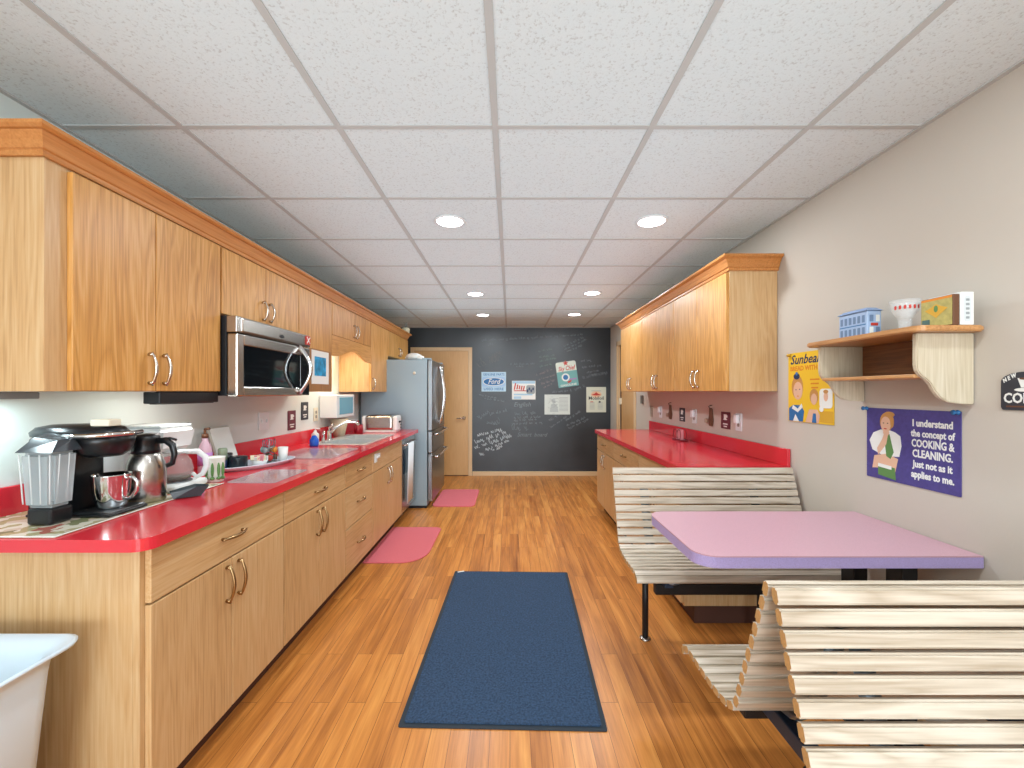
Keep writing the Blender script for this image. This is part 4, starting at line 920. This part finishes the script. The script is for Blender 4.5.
Mf = frame((1.5375, 1.4315, ZS+.055), 'B'); g = MB(); g.prism(rrect(.024, .088, .011), Mf, .0004); g.mi = 1
for i in range(5): g.prism(rrect(.012, .008, .002, cy=-.03+.015*i), Mf @ T(0, 0, .0006), .0003)
obj('printed_label', g, [mat('pale_grey_print', '#D5D9DA', .5), P['grey']], t)
# ------------------------------------------------------------------ signs on the right wall
def art_cook(g, M):
    for i, (s, sz, w) in enumerate((('I understand', .038, .155), ('the concept of', .038, .17), ('COOKING &', .042, .165), ('CLEANING.', .042, .155), ('Just not as it', .038, .155), ('applies to me.', .038, .165))):
        L_(g, 0).text(s, sz, M @ T(.095, .088-.0405*i), bold=.0012, width=w)
    W_ = lambda pts, m, z=.0: L_(g, m).prism(pts, M @ T(0, 0, z), .0003)
    W_([(-.17, -.03), (-.185, .01), (-.165, .045), (-.13, .06), (-.10, .065), (-.06, .055), (-.035, .04), (-.03, -.0), (-.04, -.045), (-.09, -.05), (-.13, -.045)], 0)          # blouse
    W_([(-.112, .045), (-.10, -.05), (-.08, -.06), (-.065, -.03), (-.085, .045)], 3, .0004)               # green top
    W_([(-.16, -.055), (-.17, -.11), (-.13, -.105), (-.06, -.12), (-.045, -.055), (-.10, -.04)], 1, .0002)  # folded arms
    W_([(-.145, -.02), (-.14, -.05), (-.10, .0), (-.09, .05), (-.105, .06), (-.12, .02)], 1, .0006)        # forearm
    W_([(-.14, -.09), (-.06, -.095), (-.055, -.145), (-.14, -.135)], 3, .0005)
    W_([(-.14, -.085), (-.075, -.09), (-.075, -.105), (-.14, -.10)], 0, .0008)
    W_(ell(.062, .08, 24, -.10, .095), 2, .0006); W_(ell(.048, .066, 24, -.103, .085), 1, .0009); W_(ell(.05, .024, 20, -.085, .128), 2, .0012)
    W_(ell(.018, .05, 16, -.072, .098), 2, .0012); W_([(-.112, .06), (-.095, .06), (-.09, .04), (-.112, .04)], 1, .0007)
    W_(ell(.016, .005, 12, -.104, .066), 4, .0013); W_(ell(.007, .004, 10, -.113, .09), 5, .0013); W_(ell(.007, .004, 10, -.093, .09), 5, .0013)
    W_(ell(.03, .024, 16, -.10, .05), 1, .001)
    return [P['white'], P['skin'], P['hair'], P['green'], P['red'], P['black']]
t = sign('tin_sign', 'purple tin sign about cooking and cleaning with a woman in a white blouse', 'sign', (XR, 1.717, 1.118), 'R', .40, .305, purple, art_cook, r=.003, th=.003)
for i, (y, lb) in enumerate(((1.915, 'blue push pin at the left top corner of the purple sign'), (1.525, 'blue push pin at the right top corner of the purple sign'))):
    g = MB().lathe(0, 0, [(0, 0), (.008, 0), (.009, .003), (.005, .006), (.005, .013), (.009, .017), (.009, .02), (0, .021)], 14, M=Matrix.Translation((XR-.005, y, 1.268)) @ Matrix.Rotation(-PI/2, 4, 'Y'))
    tag(obj('push_pin', g, P['blue'], origin=(XR-.005, y, 1.268)), lb, 'push pin')
def art_bread(g, M):
    W_ = lambda pts, m, z=.0: L_(g, m).prism(pts, M @ T(0, 0, z), .0003)
    L_(g, 0).text('Sunbeam', .072, M @ T(-.155, .13, 0), align='LEFT', shear=.35, bold=.001, width=None)
    L_(g, 1).text('BREAD WITH', .036, M @ T(-.155, .092, 0), align='LEFT', bold=.001)
    for i in range(3): W_(rrect(.07-.01*i, .008, .002, cx=.04, cy=.04-.022*i), 1)
    W_(ell(.095, .13, 24, -.095, .0), 2, .0002); W_(ell(.075, .10, 24, -.09, -.02), 3, .0005); W_(ell(.05, .035, 20, -.1, .06), 0, .0008); W_(ell(.02, .02, 12, -.1, .075), 4, .001)
    W_([(-.165, -.19), (-.165, -.12), (-.13, -.1), (-.07, -.1), (-.04, -.13), (-.05, -.19)], 4, .0004); W_([(-.13, -.1), (-.09, -.12), (-.06, -.09), (-.05, -.11), (-.09, -.14), (-.14, -.12)], 5, .0008)
    W_([(-.13, -.19), (-.11, -.15), (-.08, -.19)], 5, .0008); W_(ell(.016, .006, 10, -.09, -.05), 1, .0009); W_(ell(.009, .006, 10, -.105, -.015), 0, .0009); W_(ell(.009, .006, 10, -.075, -.012), 0, .0009)
    W_(ell(.065, .08, 20, .035, -.05), 2, .0002); W_(ell(.045, .06, 20, .035, -.065), 3, .0005); W_(rrect(.09, .10, .02, cx=.12, cy=-.06), 5, .0002); W_(ell(.03, .05, 16, .12, -.05), 3, .0005); W_(ell(.034, .02, 16, .12, -.025), 2, .0008)
    W_([(-.03, -.19), (.0, -.12), (.06, -.12), (.08, -.15), (.07, -.19)], 3, .0006); W_([(.02, -.19), (.03, -.14), (.05, -.14), (.055, -.19)], 4, .0009); W_(rrect(.09, .06, .005, cx=.125, cy=-.155), 6, .0004)
    W_(ell(.03, .03, 14, .09, -.115), 5, .0009)
    return [P['navy'], P['orange'], P['hair'], P['skin'], P['blue'], P['white'], P['gold']]
sign('tin_sign', 'yellow bread advertisement sign partly behind the left end of the wall shelf', 'sign', (XR, 2.285, 1.368), 'R', .345, .385, yellow, art_bread, r=.003)
tag(obj('push_pin', MB().lathe(0, 0, [(0, 0), (.009, 0), (.006, .008), (.01, .016), (0, .018)], 14, M=Matrix.Translation((XR-.005, 2.44, 1.55)) @ Matrix.Rotation(-PI/2, 4, 'Y')), P['gold'], origin=(XR-.005, 2.44, 1.55)), 'gold push pin at the left top corner of the yellow sign', 'push pin')
# coffee sign at the frame edge
M = Matrix.Translation((-.001, 0, 0)) @ frame((XR, 1.326, 1.34), 'R') @ Matrix.Diagonal((.69, 1, 1, 1))
t = thing('coffee_sign', 'dark arched coffee sign with a white cup at the right edge of the photo', 'sign', (XR, 1.326, 1.34))
pp = arc(-.085, -.045, .012, 1*PI, 1.5*PI, 4)+arc(.085, -.045, .012, 1.5*PI, 2*PI, 4)+[(.097, .035)]+[(.097*math.cos(a*PI/12), .035+.03*math.sin(a*PI/12)) for a in range(1, 12)]+[(-.097, .035)]
obj('panel', MB().prism(pp, M, .004), char, t)
g = MB(); M2 = M @ T(0, 0, .0045)
g.text('COFFEE', .044, M2 @ T(0, -.033), bold=.0012, width=.17)
for ch, u, v, r_ in (('N', -.078, .034, .42), ('E', -.062, .040, .34), ('W', -.044, .047, .25)): g.text(ch, .018, M2 @ T(u, v) @ Matrix.Rotation(r_, 4, 'Z'), bold=.0008)
g.prism([(-.03, .045), (.02, .045), (.014, .015), (-.016, .015)][::-1], M2, .0004); g.prism(ell(.075, .012, 20, -.005, .008), M2, .0004); g.prism(ell(.02, .02, 14, .024, .032), M2, .0003)
g.mi = 1; g.prism(ell(.036, .007, 16, -.005, .043), M2 @ T(0, 0, .0006), .0003); g.prism(rrect(.15, .005, .002, cy=-.045), M2, .0003)
obj('lettering', g, [P['white'], P['brown']], t)
# ------------------------------------------------------------------ table
tx0, tx1, ty0, ty1, tzt = .64, XR-.004, 1.444, 1.988, .784
t = thing('dining_table', 'pink speckled laminate booth table with a lilac edge fixed to the right wall', 'table', (1.13, 1.716, 0))
R = .075
poly = [(tx1, ty0), (tx1, ty1)]+arc(tx0+R, ty1-R, R, PI/2, PI)+arc(tx0+R, ty0+R, R, PI, 1.5*PI)
obj('tabletop', MB().prism(poly, Matrix.Translation((0, 0, tzt-.004)), .004), pink, t)
obj('edge_band', MB().prism(poly, Matrix.Translation((0, 0, tzt-.041)), .0365), lilac, t)
for y in (1.60, 1.82):
    obj('leg', MB().box(1.44, 1.50, y-.035, y+.035, .012, tzt-.0415, .004), blkm, t)
obj('foot', MB().box(1.36, 1.56, 1.50, 1.93, .001, .012, .003), blkm, t)
obj('top_bracket', MB().box(.95, 1.58, 1.69, 1.73, tzt-.075, tzt-.042, .003), blkm, t)
# ------------------------------------------------------------------ slatted benches
def bench(label, yc, sgn):
    """sgn=+1: sitter faces -y (toward the camera); local v grows from the seat front to the back"""
    t = thing('slatted_bench', label, 'bench', (1.09, yc, 0), 'slatted booth benches'); V = lambda v: yc+sgn*v
    bx0, bx1 = .575, 1.585
    def slat(g, v, z, ang, w=.0338, th=.020):
        # ang = direction of the profile (0 = flat seat, 90deg = upright)
        M = Matrix.Translation((0, V(v), z)) @ (Matrix.Rotation(sgn*ang, 4, 'X'))
        tb = bmesh.new(); bmesh.ops.create_cube(tb, size=1)
        for vv in tb.verts: vv.co = Vector(((bx0+bx1)/2+vv.co.x*(bx1-bx0), vv.co.y*w, vv.co.z*th))
        bmesh.ops.bevel(tb, geom=[e for e in tb.edges if abs((e.verts[0].co-e.verts[1].co).x) > .1], offset=.0045, segments=2, affect='EDGES')
        bmesh.ops.transform(tb, matrix=M, verts=tb.verts); tb.normal_update()
        g._merge_ends(tb)
    g = MB(); a = math.radians(73); path = []
    # back: from junction (v=.30,z=.555) up to (v=.455,z=.895)
    nb = 10
    for i in range(nb):
        f = i/(nb-1); slat(g, .325+.125*f, .553+.345*f, math.radians(60+14*min(1, f*3)))
    obj('backrest', g, [bench_x, endgrain], t)
    g = MB()
    for i, (v, z, an) in enumerate(((.305, .520, 28), (.268, .507, 12), (.228, .502, 4), (.188, .500, 0), (.148, .500, -2), (.108, .501, -4), (.068, .502, -4), (.028, .498, 14), )):
        slat(g, v-.01, z+.002, math.radians(an) if i < 7 else math.radians(24), .0355)
    slat(g, -.006, .486, math.radians(60), .030)
    obj('seat', g, [bench_x, endgrain], t)
    # steel frame straps behind the slats
    for j, xx in enumerate((.75, 1.36)):
        pts = [(xx, V(.0), .462), (xx, V(.05), .474), (xx, V(.12), .476), (xx, V(.24), .480), (xx, V(.305), .494), (xx, V(.345), .535), (xx, V(.40), .67), (xx, V(.442), .80)]
        obj('support_strap', MB().tube(pts, .024, 4, flat=.3), blkm if j else mat('bluish_steel', '#8796A6', .35, .8), t)
    o = obj('seat_rail', MB().box(.70, 1.50, V(.12)-.02, V(.12)+.02, .365, .415, .004), blkm, t)
    obj('cross_rail', MB().box(.73, .77, min(V(.06), V(.40)), max(V(.06), V(.40)), .416, .462, .004), mat('navy_steel', '#1E3550', .4), t)
    obj('cross_rail', MB().box(1.34, 1.38, min(V(.06), V(.40)), max(V(.06), V(.40)), .416, .462, .004), mat('navy_steel', '#1E3550', .4), t)
    for xx in (.735, 1.36):
        lg = obj('leg', MB().tube([(xx, V(.37), .012), (xx, V(.37), .415)], .0165, 14), blkm, t)
        obj('foot_cap', MB().lathe(xx, V(.37), [(0, .001), (.03, .001), (.03, .006), (.018, .012), (0, .012)], 20), steel, lg)
    return t
bench('slatted pale wood booth bench behind the pink table, its seat facing out', 1.945, 1)
bench('slatted pale wood booth bench in front of the pink table, turned away', 1.41, -1)
bench('slatted pale wood booth bench nearest in the bottom right corner, backing onto another', .475, 1)
# ------------------------------------------------------------------ floor mats
t = thing('floor_mat', 'large navy blue carpet mat with dark rubber border in the middle of the floor', 'mat', (0, 2.4, 0))
Mm = Matrix.Translation((-.012, 2.43, 0)) @ Matrix.Rotation(math.radians(-1.5), 4, 'Z')
obj('rubber_border', MB().prism(rrect(.835, 1.48, .01), Mm @ T(0, 0, .0005), .004), rubber, t)
obj('carpet', MB().prism(rrect(.795, 1.44, .01), Mm @ T(0, 0, .0046), .006, .001), navy, t)
obj('tag', MB().prism(rrect(.05, .014, .004), Mm @ T(-.37, .715, .0112) @ Matrix.Rotation(.4, 4, 'Z'), .001), P['white'], t)
poly = [(-1.155, 3.33), (-.86, 3.33)]+arc(-.86, 3.58, .20, -PI/2, 0)[0:]+arc(-.74, 4.13, .07, 0, PI/2)+[(-1.155, 4.20)]
poly = [(-1.155, 3.33), (-.87, 3.33)]+[(-.87+.2*math.sin(q*PI/16), 3.58-.25*math.cos(q*PI/16)) for q in range(1, 9)]+arc(-.74, 4.13, .07, 0, PI/2)+[(-1.155, 4.20)]
tag(obj('floor_mat', MB().prism(poly, T(0, 0, .0008), .009, .002), redmat, origin=(-.9, 3.77, 0)), 'red textured mat with rounded corners on the floor before the sink cabinet', 'mat')
poly = rrect(.50, .86, .07)
tag(obj('floor_mat', MB().prism(poly, T(-.665, 5.40, .0008), .009, .002), redmat, origin=(-.665, 5.4, 0)), 'red textured mat on the floor in front of the refrigerator', 'mat')
# ------------------------------------------------------------------ white bin, bottom left
t = thing('waste_bin', 'white plastic bin with a flared rim standing before the cabinet end panel', 'bin', (-1.42, 1.0, 0))
def rr3(w, h, r, z, cx=-1.42, cy=.985): return [(x, y, z) for x, y in rrect(w, h, r, 5, cx, cy)]
lv = [rr3(.32, .26, .04, .002), rr3(.41, .33, .05, .60), rr3(.42, .34, .05, .645), rr3(.50, .40, .06, .66), rr3(.505, .405, .06, .668), rr3(.49, .39, .06, .670), rr3(.395, .315, .05, .64), rr3(.30, .24, .04, .012)]
vs = [v for l in lv for v in l]; n = len(lv[0]); fs = [tuple(range(n)), tuple((len(lv)-1)*n+k for k in range(n))]
for i in range(len(lv)-1):
    for k in range(n): fs.append((i*n+k, i*n+(k+1) % n, (i+1)*n+(k+1) % n, (i+1)*n+k))
obj('bin_body', MB().raw(vs, fs, True), basinm, t)
# ------------------------------------------------------------------ things on top of the cabinets
g = MB().lathe(-1.42, 5.8, [(0, 2.147), (.05, 2.147), (.055, 2.20), (.04, 2.215), (0, 2.215)], 20)
t = thing('ceramic_pot', 'small cream ornament on top of the far end of the left wall cabinets', 'ornament', (-1.42, 5.8, 2.147)); obj('pot', g, P['cream'], t)
g = MB()
for q in range(5): g.tube([(-1.42, 5.8, 2.21), (-1.42+.03*math.cos(q*1.3), 5.8+.03*math.sin(q*1.3), 2.29)], .003, 6)
obj('sprig', g, P['grey'], t)
tag(obj('dark_box', MB().box(1.36, 1.45, 4.78, 4.9, 2.155, 2.19, .004), mat('dark_red_card', '#5A1F1E', .5), origin=(1.4, 4.84, 2.155)), 'small dark red box on top of the far end of the right wall cabinets', 'box')
# ------------------------------------------------------------------ ceiling lights
def can_light(x, y, label):
    t = thing('ceiling_light', label, 'ceiling light', (x, y, H-.004), 'round recessed ceiling lights')
    obj('trim_ring', MB().lathe(x, y, [(.078, H-.001), (.095, H-.001), (.095, H-.005), (.082, H-.009), (.078, H-.006), (.078, H-.001)], 32), white_pl, t)
    obj('diffuser', MB().lathe(x, y, [(0, H-.006), (.078, H-.006), (.078, H-.003), (0, H-.003)], 32), lampm, t)
    return t
first = None
spots = [(-.363, 2.575, 'lit round recessed ceiling light, nearest on the left'), (.856, 2.575, 'lit round recessed ceiling light, nearest on the right'),
         (-.363, 4.48, 'lit round recessed ceiling light, second on the left'), (.856, 4.44, 'lit round recessed ceiling light, second on the right'),
         (-.363, 5.70, 'lit round recessed ceiling light, farthest on the left by the chalkboard'), (.856, 5.66, 'lit round recessed ceiling light, farthest on the right by the chalkboard')]
for x, y, lb in spots:
    if first is None: first = can_light(x, y, lb)
    else: dup(first, (x, y, H-.004), lb)
def area(name, loc, rot, sx, sy, power, col=(1, 1, 1), shape='RECTANGLE', spread=PI):
    l = bpy.data.lights.new(name, 'AREA'); l.shape = shape; l.size = sx
    if shape == 'RECTANGLE': l.size_y = sy
    l.energy = power; l.color = col; l.spread = spread
    o = bpy.data.objects.new(name, l); COL.objects.link(o); o.location = loc; o.rotation_euler = rot; return o
CANP = 10.5
for x, y, _ in spots: area('can_lamp', (x, y, H-.012), (0, 0, 0), .15, .15, CANP, (.86, .95, 1.0), 'DISK')
for x in (-.363, .856):
    for y in (.745, -1.085, -2.915): area('can_lamp', (x, y, H-.012), (0, 0, 0), .15, .15, CANP, (.86, .95, 1.0), 'DISK')
area('under_cabinet_lamp', (-1.465, 1.95, 1.288), (0, .6, 0), .05, .26, 2.2, (.95, .95, .88))
area('under_cabinet_lamp', (-1.63, 1.39, 1.316), (0, 0, 0), .05, .11, 1.1, (.75, .95, 1.0))
area('valance_lamp', (-1.595, 3.87, 1.766), (0, 0, 0), .06, .6, 5, (1, .85, .62))
# daylight through the window behind the camera
area('window_daylight', ((WX0+WX1)/2, YN-.12, (WZ0+WZ1)/2), (PI/2+.3, 0, 0), WX1-WX0, WZ1-WZ0, 270, (.80, .92, 1.0))
# added upward fill with no fixture, put in to brighten the ceiling
area('ceiling_fill', (-.05, 1.85, 1.93), (PI, 0, 0), 2.4, 7.5, 28, (.60, .86, 1.0))
w = bpy.data.worlds.new('World'); S.world = w; w.use_nodes = True
bg = w.node_tree.nodes['Background']; bg.inputs[0].default_value = (.75, .86, 1, 1); bg.inputs[1].default_value = 1.0
# ------------------------------------------------------------------ camera
cam = bpy.data.cameras.new('Camera'); co = bpy.data.objects.new('Camera', cam); COL.objects.link(co)
co.location = (0, 0, 1.341); co.rotation_euler = (PI/2, 0, 0); cam.sensor_width = 36; cam.sensor_fit = 'HORIZONTAL'; cam.lens = 36*426/1024
cam.shift_x = 2/1024; cam.shift_y = 8/1024; cam.clip_start = .02
S.camera = co
S.view_settings.view_transform = 'Standard'; S.view_settings.look = 'None'; S.view_settings.exposure = 0.0; S.view_settings.gamma = 1; S.view_settings.use_curve_mapping = False
S.cycles.max_bounces = 12; S.cycles.diffuse_bounces = 3; S.cycles.transparent_max_bounces = 16
S.cycles.sample_clamp_indirect = 8
